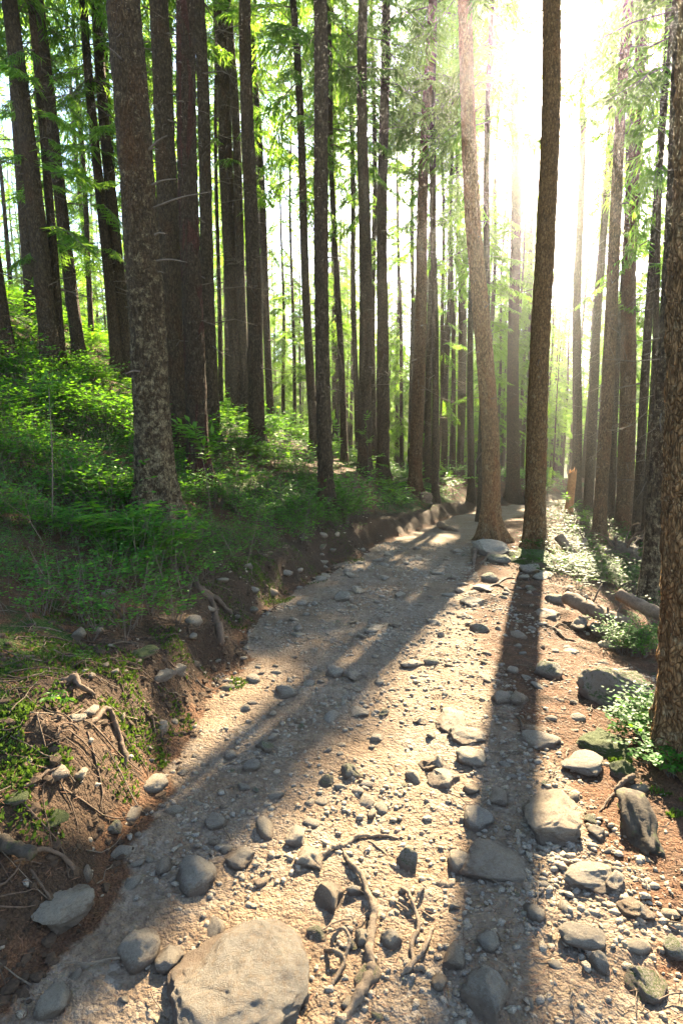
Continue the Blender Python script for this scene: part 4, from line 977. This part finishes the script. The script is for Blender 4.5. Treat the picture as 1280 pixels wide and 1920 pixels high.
def jagged_stump(px, py, w, h, mat, label, lean=.0, seed=0, name='tree_stump', cat='stump', jag=.35):
    g = hit(px, py); vd = view_depth(g); r = w / 2 * vd / F; H = h * vd / F; sides = 26; n = 26
    hs = np.linspace(-.15, 1, n); th = np.linspace(0, 2 * math.pi, sides, endpoint=False); V = []
    for u in hs:
        top = 1 - jag * (.5 + .5 * n2(np.cos(th) * 2.3 + seed, np.sin(th) * 2.3, seed)) - .08 * (n2(np.cos(th) * 9, np.sin(th) * 9 + seed, seed + 1))
        z = H * u * (top if u > 0 else 1); rr = r * (1 - .18 * max(u, 0) + .45 * math.exp(-max(u, 0) * H / (r * 1.2))) * (1 + .12 * np.sin(7 * th + seed) * .5 + .10 * n2(np.cos(th) * 3 + 7, np.sin(th) * 3 + u * 2, seed + 2))
        V.append(np.stack([rr * np.cos(th) + lean * z, rr * np.sin(th), z + 0 * th], 1))
    V.append(np.stack([r * .55 * np.cos(th) + lean * H * .6, r * .55 * np.sin(th), np.full(sides, H * (1 - jag * .9))], 1))
    V = np.concatenate(V); i = np.arange(n)[:, None] * sides; j = np.arange(sides)[None]; j2 = (j + 1) % sides
    Q = np.stack([i + j, i + j2, i + sides + j2, i + sides + j], -1).reshape(-1, 4)
    V = np.vstack([V, [V[-sides:].mean(0) - [0, 0, r * .3]]]); T = np.array([(len(V) - 1, n * sides + k, n * sides + (k + 1) % sides) for k in range(sides)])
    o = link(name, make_mesh(name, V, [Q, T]), None, [M[mat]]); o.location = g; tag(o, label, cat); return o
jagged_stump(1064, 978, 16, 108, 'snag', 'broken orange snag of rotten wood in the sunny clearing', .04, 3, 'broken_snag', 'snag', .22)
jagged_stump(1086, 1006, 18, 34, 'mosswood', 'short dark rotten stump among bright leaves', 0, 5)
a = hit(30, 1600); log_between('fallen_log', px_point(-60, 1560, a[1] + .05, .02), px_point(62, 1600, a[1] - .05), .036, .020, 'mosswood', 'dark decayed log lying at the crumbling edge of the bank', 'log', seed=14, rough=.35)
# upturned root plate
def root_plate():
    g = hit(1160, 1062); e = empty('root_plate', g); tag(e, 'upturned dark root plate with earth under the stout spruce', 'root plate')
    P, T = rock_shape(777, 4, 6, .5, .2, .6); P = P * np.array([.42, .28, .30]) + [0, 0, .18]
    link('earth_clod', make_mesh('earth_clod', P, [T]), e, [M['mosswood']])
    rs = np.random.RandomState(3)
    for k in range(16):
        a = rs.uniform(0, 6.28); d = unit(np.array([math.cos(a), -.5 + .8 * rs.rand(), .3 + rs.uniform(-.6, .9)])); L = rs.uniform(.35, .8); b = np.array([0, 0, .18]) + d * .2
        pts = catmull([b, b + d * L * .5 + rs.normal(0, .06, 3), b + d * L + rs.normal(0, .12, 3) - [0, 0, .1]], 9)
        V, q, t = tube(pts, np.linspace(.028, .006, 9) * rs.uniform(.5, 1.2), 6, True, k, .2); A = Acc(); A.add(V, q, t); link('root', A.mesh('root'), e, [M['root_dark']])
root_plate()
# mossy stump end between the verge stones and the closest trunk
def mossy_stub():
    g = hit(1195, 1560); P, T = rock_shape(321, 4, 7, .3, .16, .55)
    P = P * np.array([.075, .19, .07]); P[:, 2] += .03 * np.sin(P[:, 1] * 14) + .02; P[:, 0] += .18 * P[:, 1]
    o = link('mossy_stump', make_mesh('mossy_stump', P, [T]), None, [M['mosswood']]); o.location = g; tag(o, 'mossy split stump end pointing at the viewer, beside the verge stones', 'stump')
mossy_stub()
# stubs of the big lichen trunk: snapped side branches, each its own part
def trunk_stubs():
    e, p, r0, vd = TR[6]
    for (px, py, dx, dz, L, w) in [(292, 290, 1, .45, .28, .016), (300, 290, 1, -.1, .14, .012), (298, 355, 1, .08, .34, .014), (300, 397, 1, .12, .75, .014), (306, 448, 1, .05, .16, .018), (312, 494, 1, -.12, .42, .013), (312, 518, 1, .0, .12, .012), (262, 345, .3, .9, .08, .012), (318, 700, -.4, -.1, .16, .014)]:
        zloc = at(px, py, p[1])[2] - p[2]; hh = zloc; rr = r0 * (1 - .84 * hh / 26)
        b = np.array([rr * .85, -.08, hh]) if dx > 0 else np.array([-rr * .2, -rr * .95, hh]); d = np.array([dx, -.35, dz]); d = d / np.linalg.norm(d)
        V, q, t = tube(catmull([b, b + d * L * .5 + [0, 0, .02], b + d * L + [0, -.02, -.03 * L]], 9), np.linspace(w, w * .35, 9), 7, True, int(px), .15)
        A = Acc(); A.add(V, q, t); link('branch_stub', A.mesh('branch_stub'), e, [M['twig']])
trunk_stubs()

# ------------------------------------------------------------------ plants
def sprig(seed, H=.26, ns=3, nb=3, nf=4, ll=.034, lw=.020, spread=.8):
    """bilberry-like twig: upright stems, flat layered side shoots with alternate oval leaves"""
    rs = np.random.RandomState(seed); P, D, L, W = [], [], [], []; A = Acc()
    for b in range(ns):
        az = rs.uniform(0, 6.28); lean = rs.uniform(.15, spread); top = np.array([math.cos(az) * lean * H, math.sin(az) * lean * H, H * rs.uniform(.65, 1.1)])
        V, q, t = tube(np.array([[0, 0, -.03], top]), [.0024, .0009], 3, False); A.add(V, q, None, 1)
        for m in range(nb):
            u = .45 + .55 * (m + rs.rand()) / nb; p = top * u; a2 = az + rs.uniform(-2.2, 2.2); d = unit(np.array([math.cos(a2), math.sin(a2), rs.uniform(-.05, .35)])); sl = H * rs.uniform(.28, .5); sd = np.array([-d[1], d[0], 0])
            for k in range(nf):
                v = (k + .6) / nf; sg = 1 if k % 2 else -1; P.append(p + d * sl * v); D.append(unit(sd * sg * .8 + d * .8 + [0, 0, rs.uniform(-.25, .2)])); L.append(ll * rs.uniform(.7, 1.25)); W.append(lw * rs.uniform(.8, 1.2))
    P, D, L, W = map(np.array, (P, D, L, W)); N = unit(np.cross(D, unit(np.array([0, 0, 1.]) + rs.normal(0, .28, D.shape))))
    V, q = diamonds(P, D, N, L, W); A.add(V, q, None, 0, np.repeat(rs.rand(len(P)), 4))
    return np.concatenate(A.v), np.concatenate(A.q), np.concatenate(A.qm), np.concatenate(A.a)
def frond(seed, L=.45, n=11, droop=.5):
    rs = np.random.RandomState(seed); P, D, Ln, W = [], [], [], []; A = Acc()
    for f in range(5):
        az = f * 1.26 + rs.uniform(-.4, .4); s = np.linspace(0, 1, 7); hor = np.array([math.cos(az), math.sin(az), 0])
        ax = hor[None] * (s * L * .8)[:, None] + np.array([0, 0, 1])[None] * ((.85 * s - droop * s ** 2) * L)[:, None]
        V, q, t = tube(ax, np.linspace(.003, .001, 7), 3, False); A.add(V, q, None, 1)
        for k in range(n):
            u = .22 + .78 * k / n; b = np.array([np.interp(u, s, ax[:, i]) for i in range(3)]); side = np.array([-hor[1], hor[0], 0])
            for sd in (-1, 1):
                P.append(b); D.append(unit(side * sd + hor * .45 + [0, 0, rs.uniform(-.3, .15)])); Ln.append(L * .30 * math.sin(math.pi * (u * .8 + .16)) + .01); W.append(L * .065)
    P, D, Ln, W = map(np.array, (P, D, Ln, W)); N = unit(np.cross(D, unit(np.array([0, 0, 1.]) + rs.normal(0, .25, D.shape))))
    V, q = diamonds(P, D, N, Ln, W); A.add(V, q, None, 0, np.repeat(rs.rand(len(P)), 4))
    return np.concatenate(A.v), np.concatenate(A.q), np.concatenate(A.qm), np.concatenate(A.a)
def spread_plants(lib, X, Y, Z, S, rs, tilt=.25):
    A = Acc(); which = rs.randint(len(lib), size=len(X))
    for w in range(len(lib)):
        V, q, m, a = lib[w]; idx = np.nonzero(which == w)[0]; k = len(idx)
        if not k: continue
        az = rs.uniform(0, 6.28, k); c, s = np.cos(az), np.sin(az); tx, ty = rs.normal(0, tilt, k), rs.normal(0, tilt, k)
        B = V[None] * S[idx][:, None, None]
        x = B[..., 0] * c[:, None] - B[..., 1] * s[:, None]; y = B[..., 0] * s[:, None] + B[..., 1] * c[:, None]; z = B[..., 2]
        x = x + z * tx[:, None]; y = y + z * ty[:, None]
        VV = np.stack([x + X[idx][:, None], y + Y[idx][:, None], z + Z[idx][:, None]], -1).reshape(-1, 3)
        QQ = (q[None] + (np.arange(k) * len(V))[:, None, None]).reshape(-1, 4) + A.n
        A.v.append(VV); A.q.append(QQ); A.qm.append(np.tile(m, k)); A.a.append(np.clip(np.tile(a, k) * .6 + np.repeat(rs.rand(k), len(V)) * .4, 0, 1)); A.n += len(VV)
    return A
LIB_NEAR = [sprig(10 + i) for i in range(6)]; LIB_FAR = [sprig(30 + i, .34, 3, 2, 3, .060, .036, .9) for i in range(6)]; LIB_FROND = [frond(50 + i, .5, 10) for i in range(5)]
def cover():
    rs = np.random.RandomState(12)
    def cand(n, y0, y1, x0, x1):
        y = y0 + (y1 - y0) * rs.rand(n); x = rs.uniform(x0, x1, n); l = lateral(x, y); px, py, w = project(np.stack([x, y, terrain(x, y) + .1], 1))
        ok = (px > -60) & (px < 1340 + 500 * (y > 8)) & (py < 1960)
        for (tx, ty, tr) in TREE_XY: ok &= (x - tx) ** 2 + (y - ty) ** 2 > (tr * 1.35) ** 2
        return x, y, l, ok
    # hillside above the bank
    x, y, l, ok = cand(16800, 3.0, 12, -7, 3)
    den = sstep((l - .28) / .35) * np.clip(.34 * sstep((y - 2.6) / .8) + sstep((y - 4.1 + .9 * n2(x * .9, y * .9, 71)) / 1.3 + sstep((l - 1.1) / 1.0) * .9), 0, 1) * (.82 + .85 * n2(x * 1.1, y * 1.1, 72))
    k = ok & (rs.rand(len(x)) < den) & (l > .22); x, y = x[k], y[k]
    A = spread_plants(LIB_NEAR, x, y, terrain(x, y), rs.uniform(.6, 1.2, len(x)) * (.55 + 1.5 * np.clip(.5 + .9 * n2(x * 1.6, y * 1.6, 76), 0, 1)) * (.68 + .32 * sstep((y - 3.5) / 4)) * (.8 + .03 * y), rs)
    me = A.mesh('bilberry_cover', False, 'rnd'); me.materials.append(M['berry']); me.materials.append(M['twig'])
    tag(link('bilberry_cover', me), 'low dense bilberry carpet covering the bank above the path', 'ground cover', None, 'stuff'); n1 = len(x)
    x, y, l, ok = cand(12000, 12, 34, -17, 12); r = x - xR(y)
    k = ok & (l > .3) & (rs.rand(len(x)) < (.55 + .6 * n2(x * .5, y * .5, 73)) * sstep((l - .2) / .5)); x2, y2 = x[k], y[k]
    A = spread_plants(LIB_FAR, x2, y2, terrain(x2, y2), rs.uniform(.7, 1.3, len(x2)) * (.5 + 1.3 * np.clip(.5 + .9 * n2(x2 * 1.1, y2 * 1.1, 77), 0, 1)), rs)
    me = A.mesh('far_bilberry_cover', False, 'rnd'); me.materials.append(M['berry']); me.materials.append(M['twig'])
    tag(link('far_bilberry_cover', me), 'bilberry carpet spreading far up the slope under the spruces', 'ground cover', None, 'stuff'); n2_ = len(x2)
    x, y, l, ok = cand(22000, 5.0, 32, 1.5, 26); r = x - xR(y)
    k = ok & (r > .5) & (rs.rand(len(x)) < (.7 + .6 * n2(x * .6, y * .6, 74)) * sstep((r - .3) / 1.2) * sstep((y - 5.5) / 2.5)); x3, y3 = x[k], y[k]
    A = spread_plants(LIB_FAR, x3, y3, terrain(x3, y3), rs.uniform(.6, 1.4, len(x3)), rs)
    me = A.mesh('clearing_cover', False, 'rnd'); me.materials.append(M['clearing']); me.materials.append(M['twig'])
    tag(link('clearing_cover', me), 'bright leafy ground cover in the sunny clearing past the logs', 'ground cover', None, 'stuff')
    x, y, l, ok = cand(2600, 5.0, 26, -12, 6)
    k = ok & (l > .8) & (rs.rand(len(x)) < .30 + .5 * n2(x * .5 + 4, y * .5, 75)); x4, y4 = x[k], y[k]
    A = spread_plants(LIB_FROND, x4, y4, terrain(x4, y4), rs.uniform(.7, 1.7, len(x4)), rs, .15)
    me = A.mesh('fern_fronds', False, 'rnd'); me.materials.append(M['fern']); me.materials.append(M['fern'])
    tag(link('fern_fronds', me), 'feathery ferns standing through the bilberry on the slope', 'ferns', None, 'stuff')
    print('cover', n1, n2_, len(x3), len(x4), time.time() - T0)
cover()
def bush(px, py, wpx, n, H, label, mat='berry', seed=0):
    g = hit(px, py); vd = view_depth(g); rad = wpx / 2 * vd / F; rs = np.random.RandomState(seed)
    a = rs.uniform(0, 6.28, n); r = rad * np.sqrt(rs.rand(n)); x = g[0] + r * np.cos(a); y = g[1] + r * np.sin(a) * .8; z = terrain(x, y)
    lib = [sprig(300 + seed * 7 + i, H, 3, 4, 4, .026, .017, .9) for i in range(5)]
    A = spread_plants(lib, x - g[0], y - g[1], z - g[2], rs.uniform(.7, 1.25, n), rs, .3)
    V = np.concatenate(A.v); q = np.concatenate(A.q); m = np.concatenate(A.qm); at_ = np.concatenate(A.a)
    e = empty('bilberry_bush', g); tag(e, label, 'bush', 'bilberry bushes on the verge')
    for nm, mi, mt in (('foliage', 0, M[mat]), ('stems', 1, M['twig'])):
        qq = q[m == mi]; u, inv = np.unique(qq, return_inverse=True)
        o = link(nm, make_mesh(nm, V[u], [inv.reshape(-1, 4)], None, False, {'rnd': at_[u]}), e, [mt]); o['kind'] = 'stuff'
bush(1105, 1085, 150, 95, .30, 'low bilberry bush in the sun behind the barkless log', seed=1)
bush(1165, 1100, 90, 45, .26, 'bilberry bush between the root plate and the grey log end', seed=2)
bush(1192, 1222, 85, 80, .24, 'bilberry bush right above the big angular boulder', seed=3)
bush(1226, 1385, 56, 80, .22, 'bilberry bush spilling over the boulder at the closest trunk', seed=4)
bush(1265, 1450, 60, 40, .16, 'dark low bilberry bush at the foot of the closest trunk', seed=5)
bush(1075, 960, 70, 45, .45, 'glowing leafy bush around the broken orange snag', 'clearing', seed=6)
def leafy_sapling(base_px, tips, label, leaf=.16, depth=None, mat='rowan', pairs=3, seed=0, stem_w=.006):
    """thin stem from the ground pixel with compound leaves whose centres sit at tip pixels"""
    rs = np.random.RandomState(seed); g = hit(*base_px) if depth is None else at(base_px[0], base_px[1], depth)
    if depth is not None: g[2] = tz(g[0], g[1])
    e = empty('sapling', g); tag(e, label, 'sapling', None); top = at(tips[0][0], tips[0][1], g[1] - .05) - g
    pts = catmull([np.zeros(3), top * .5 + [.02, 0, .03], top], 8); V, q, t = tube(pts, np.linspace(stem_w, stem_w * .4, 8), 5, True); A = Acc(); A.add(V, q, t); link('stem', A.mesh('stem'), e, [M['twig']])
    for (tx, ty) in tips:
        c = at(tx, ty, g[1] - rs.uniform(0, .15)) - g; u = min(1, max(.3, c[2] / max(top[2], .1) * .85)); root_p = np.array([np.interp(u, np.linspace(0, 1, 8), pts[:, i]) for i in range(3)])
        out = unit(c - root_p + [0, 0, .02]); 
        if np.linalg.norm(c - root_p) < .03: out = unit(rs.normal(0, 1, 3) * [1, 1, .2])
        for lf in range(3):
            d = unit(out + rs.normal(0, .55, 3) * [1, 1, .4]); P, D, L, W = [], [], [], []; side = unit(np.cross(d, [0, 0, 1.]))
            s0 = c - d * leaf * .4
            for k in range(pairs):
                b = s0 + d * leaf * (.2 + .8 * k / pairs)
                for sd in (-1, 1): P.append(b); D.append(unit(side * sd + d * .7 + [0, 0, -.25])); L.append(leaf * .55); W.append(leaf * .20)
            P.append(s0 + d * leaf); D.append(unit(d + [0, 0, -.3])); L.append(leaf * .6); W.append(leaf * .22)
            P, D, L, W = map(np.array, (P, D, L, W)); N = unit(np.cross(D, unit(np.array([0, -.35, 1.]) + rs.normal(0, .2, D.shape))))
            # folded leaflets: two halves meeting at a midrib
            mid = P + D * (L * .42)[:, None]; tip = P + D * L[:, None] + np.array([0, 0, -.12])[None] * L[:, None]; up = np.cross(N, D)
            e1 = mid + N * (W * .5)[:, None] + up * (W * .18)[:, None]; e2 = mid - N * (W * .5)[:, None] + up * (W * .18)[:, None]
            VV = np.stack([P, e1, tip, mid, e2], 1).reshape(-1, 3); i5 = np.arange(len(P))[:, None] * 5
            Q = np.concatenate([i5 + np.array([[0, 1, 2, 3]]), i5 + np.array([[0, 3, 2, 4]])]); A = Acc(); A.add(VV, Q, None, 0, rs.uniform(.3, .8))
            V, q, t = tube(np.array([root_p, (root_p + s0) / 2 + [0, 0, .02], s0, s0 + d * leaf]), [.003, .0025, .002, .001], 3, False); A.add(V, q, None, 0, .3)
            me = A.mesh('leaf', False, 'rnd'); link('leaf', me, e, [M[mat]])
leafy_sapling((398, 985), [(372, 825), (350, 815), (400, 838), (385, 855), (365, 812)], 'bright green rowan sapling between the big trunk and the peeled trunk', .27, None, seed=1)
leafy_sapling((432, 830), [(428, 772), (445, 785), (415, 790)], 'small glowing sapling at the foot of the trio of spruces', .26, None, seed=2)
leafy_sapling((500, 850), [(478, 800), (500, 798), (512, 806)], 'low sapling with spread leaves in front of the trio of spruces', .24, None, seed=3)
leafy_sapling((690, 900), [(686, 785), (680, 812), (690, 828), (708, 855), (712, 870)], 'lanky sapling with few bright leaves before the upright spruce', .22, None, seed=4)
leafy_sapling((640, 850), [(632, 805), (634, 830)], 'slender sapling in the gap beyond the slender bank trunk', .24, 14.0, seed=5)
leafy_sapling((845, 920), [(840, 890), (852, 900), (872, 895)], 'small bright sapling at the feet of the row of poles', .28, None, seed=6)
leafy_sapling((1072, 985), [(1062, 935), (1072, 950), (1085, 962)], 'sunlit sapling leaning before the orange snag', .26, None, seed=7)
leafy_sapling((1108, 1010), [(1098, 975), (1110, 972), (1090, 985)], 'bright fern leaved sapling by the short rotten stump', .26, None, seed=8)
leafy_sapling((98, 1002), [(92, 728), (80, 735), (108, 722)], 'tall thin sapling with a tuft of light leaves on the shady slope', .16, None, seed=9, stem_w=.008)
leafy_sapling((226, 700), [(222, 680), (226, 690)], 'tiny bright sapling against the dim stand', .3, None, seed=10)
leafy_sapling((122, 1318), [(108, 1302), (120, 1312), (92, 1308)], 'little green seedling on the reddish bank', .06, None, seed=11, pairs=2, stem_w=.002)
leafy_sapling((138, 1135), [(135, 1122), (148, 1127)], 'tiny seedling in the shade below the ferny slope', .06, None, seed=12, pairs=1, stem_w=.002)
leafy_sapling((1262, 1425), [(1258, 1412), (1275, 1405), (1272, 1430)], 'dark broad leaved seedling against the closest trunk', .08, None, 'berry', 2, 13, .002)
leafy_sapling((1158, 1372), [(1150, 1362), (1165, 1366)], 'broad leaved seedling between two mossy boulders', .07, None, 'berry', 2, 14, .002)

# ------------------------------------------------------------------ moss, litter, twigs, rootlets
def fine_stuff():
    rs = np.random.RandomState(31)
    # moss cushions
    P = []
    for px, py, rr, n in [(25, 1405, .22, 1500), (40, 1350, .16, 700), (500, 1088, .32, 1600), (470, 1070, .28, 1000), (60, 965, .5, 1600), (125, 1497, .12, 500), (250, 1310, .2, 500), (260, 1395, .16, 600), (235, 1375, .12, 400), (1160, 1428, .06, 300), (1235, 1510, .14, 600), (1205, 1530, .10, 500), (800, 950, .4, 600), (45, 1060, .35, 900), (90, 1450, .1, 300), (425, 1285, .14, 350), (330, 1180, .2, 300), (180, 1240, .3, 900), (80, 1230, .35, 1100), (300, 1330, .2, 600), (350, 1230, .22, 600), (200, 1420, .14, 400), (60, 1530, .12, 300), (150, 1150, .35, 900), (420, 1140, .3, 700), (560, 1060, .4, 800), (640, 1035, .4, 700), (20, 1300, .3, 900)]:
        g = hit(px, py); a = rs.uniform(0, 6.28, n); r = rr * np.sqrt(rs.rand(n)); P.append(np.stack([g[0] + r * np.cos(a), g[1] + r * np.sin(a)], 1))
    P = np.concatenate(P); k = n2(P[:, 0] * 7, P[:, 1] * 7, 81) > -.25; P = P[k]; n = len(P); z = terrain(P[:, 0], P[:, 1])
    D = unit(np.stack([rs.normal(0, .6, n), rs.normal(0, .6, n) - .15, np.ones(n)], 1)); N = unit(np.cross(D, rs.normal(0, 1, (n, 3)))); L = rs.uniform(.012, .032, n)
    V, q = diamonds(np.stack([P[:, 0], P[:, 1], z - .002], 1), D, N, L, L * .5); A = Acc(); A.add(V, q, None, 0, np.repeat(rs.rand(n), 4))
    me = A.mesh('moss', False, 'rnd'); me.materials.append(M['moss']); tag(link('moss', me), 'vivid green moss cushions on the bank and stones', 'moss', None, 'stuff')
    # fallen needles
    n = 95000; y = 1.2 + 6.8 * rs.rand(n) ** 1.4; x = xL(y) + rs.uniform(-2.2, 3.8, n); l = lateral(x, y); r = x - xR(y)
    w = np.where(l > 0, .95, np.where(r > -.8, .65, .34)) * (.55 + .75 * n2(x * 1.7, y * 1.7, 91)); k = rs.rand(n) < w; x, y = x[k], y[k]; n = len(x); z = terrain(x, y)
    a = rs.uniform(0, 6.28, n); D = unit(np.stack([np.cos(a), np.sin(a), rs.normal(.05, .22, n)], 1)); N = unit(np.cross(D, np.array([[0, 0, 1.]]) + rs.normal(0, .3, (n, 3)))); L = rs.uniform(.014, .055, n) * (.8 + .08 * y)
    V, q = diamonds(np.stack([x, y, z + .003], 1), D, N, L, rs.uniform(.0016, .0038, n) * (.8 + .12 * y)); A = Acc(); A.add(V, q, None, 0, np.repeat(rs.rand(n), 4))
    me = A.mesh('needle_litter', False, 'rnd'); me.materials.append(M['litter']); tag(link('needle_litter', me), 'reddish brown fallen spruce needles on bank and verge', 'litter', None, 'stuff')
    # twigs
    def strands(name, X, Y, lift, rad, sides, mat):
        Z = terrain(X, Y) + lift; A = Acc()
        for k in range(len(X)):
            V, q, t = tube(np.stack([X[k], Y[k], Z[k]], 1), rad[k], sides, False); A.add(V, q)
        me = A.mesh(name); me.materials.append(M[mat]); return me
    K = 1000; y = 1.3 + 7 * rs.rand(K) ** 1.3; x = xL(y) + rs.uniform(-2.2, 3.6, K); l = lateral(x, y)
    ok = ~((l < 0) & (x < xR(y) - .9) & (rs.rand(K) < .72)); x, y, l = x[ok], y[ok], l[ok]; K = len(x)
    a = rs.uniform(0, 6.28, K); L = rs.uniform(.04, .22, K) * np.where(l > 0, 1.3, .8); s = np.linspace(-.5, .5, 5)[None]
    X = x[:, None] + (np.cos(a) * L)[:, None] * s + rs.normal(0, .006, (K, 5)); Y = y[:, None] + (np.sin(a) * L)[:, None] * s + rs.normal(0, .006, (K, 5))
    me = strands('fallen_twig_litter', X, Y, .006 + rs.uniform(0, .012, (K, 1)), np.linspace(1, .5, 5)[None] * rs.uniform(.0018, .0045, (K, 1)), 4, 'root')
    tag(link('fallen_twig_litter', me), 'thin dry twigs scattered over needles and path', 'twig litter', None, 'stuff')
    # rootlets hanging down the bank face
    K = 420; y = 1.6 + 9 * rs.rand(K) ** 1.3; x = xL(y) - rs.uniform(.1, .9, K); L = rs.uniform(.06, .30, K); s = np.linspace(0, 1, 7)[None]
    an = rs.normal(0, .9, (K, 1)); X = x[:, None] + np.cos(an) * L[:, None] * s + .03 * np.sin(s * 5 + an * 7); Y = y[:, None] + np.sin(an) * L[:, None] * s + .03 * np.cos(s * 4 + an * 5)
    me = strands('hanging_rootlet_tangle', X, Y, .008 + .02 * np.sin(s * 3.1) * rs.rand(K, 1), np.linspace(1, .35, 7)[None] * rs.uniform(.002, .006, (K, 1)), 4, 'root_dark')
    tag(link('hanging_rootlet_tangle', me), 'fine rootlets hanging over the eroded earth bank', 'rootlets', None, 'stuff')
    K = 260; y = 4 + 12 * rs.rand(K); x = xL(y) - .4 - 5 * rs.rand(K) ** 1.4; z = terrain(x, y); A = Acc()
    for i in range(K):
        d = unit(np.array([rs.normal(0, .5), rs.normal(0, .5), 1.])) if rs.rand() < .7 else unit(np.array([rs.normal(0, 1), rs.normal(0, 1), .25])); L = rs.uniform(.2, .7); b = np.array([x[i], y[i], z[i]])
        V, q, t = tube(np.array([b, b + d * L * .5 + rs.normal(0, .02, 3), b + d * L + rs.normal(0, .05, 3)]), [.004, .003, .0015], 4, False); A.add(V, q)
    me = A.mesh('dead_stalk_litter'); me.materials.append(M['root']); tag(link('dead_stalk_litter', me), 'thin dead stalks and sticks poking out of the undergrowth', 'dead stalks', None, 'stuff')
    A = Acc(); lib = [rock_shape(9500 + i, 1, 0, .3, .1, .6) for i in range(8)]; K = 3200
    y = 1.5 + 9 * rs.rand(K) ** 1.5; x = xL(y) - rs.uniform(-.12, .95, K); l = lateral(x, y); z = terrain(x, y); k = (l > -.12) & (n2(x * 4, y * 4, 95) + rs.normal(0, .3, K) > 0)
    for i in np.nonzero(k)[0]:
        P, T = lib[rs.randint(8)]; sz = (.006 + .022 * rs.rand() ** 2) * (.8 + .08 * y[i]); a = rs.uniform(0, 6.28); Q = P * sz * np.array([1.2, .9, .7])
        A.add(np.stack([Q[:, 0] * math.cos(a) - Q[:, 1] * math.sin(a), Q[:, 0] * math.sin(a) + Q[:, 1] * math.cos(a), Q[:, 2]], 1) + [x[i], y[i], z[i]], None, T)
    me = A.mesh('soil_crumbs', False); me.materials.append(M['soil']); tag(link('soil_crumbs', me), 'crumbled dark soil clods on the eroded bank', 'soil', None, 'stuff')
    print('fine', time.time() - T0)
fine_stuff()

# ------------------------------------------------------------------ haze in the sunlit air
def haze():
    bm = bmesh.new(); bmesh.ops.create_cube(bm, size=1)
    zs = [v.co.z for o in bpy.data.objects if o.type == 'MESH' for v in []]
    lo, hi = np.array([-178, -12, -72.]), np.array([205, 158, 46.])
    for v in bm.verts: v.co = Vector((lo + (hi - lo) * (np.array(v.co) + .5)).tolist())
    me = bpy.data.meshes.new('haze'); bm.to_mesh(me); bm.free()
    m = bpy.data.materials.new('haze_air'); m.use_nodes = True; t = m.node_tree; t.nodes.clear()
    v = t.nodes.new('ShaderNodeVolumePrincipled'); out = t.nodes.new('ShaderNodeOutputMaterial')
    v.inputs['Color'].default_value = (.95, .97, 1, 1); v.inputs['Density'].default_value = HAZE_D; v.inputs['Anisotropy'].default_value = .84
    t.links.new(v.outputs[0], out.inputs['Volume'])
    tag(link('haze', me, None, [m]), 'thin sunlit haze filling the air of the forest', 'haze', None, 'stuff')
HAZE_D = .0009
haze()
tot = {}
for o in bpy.data.objects:
    if o.type == 'MESH': tot[o.data.name] = len(o.data.loops) - 2 * len(o.data.polygons)
mz=max((o.matrix_world@Vector(c)).z for o in bpy.data.objects if o.type=='MESH' and o.name!='haze' for c in o.bound_box); print('maxz',mz)
print('objects', len(bpy.data.objects), 'unique tris', sum(tot.values()), 'script s', time.time() - T0)
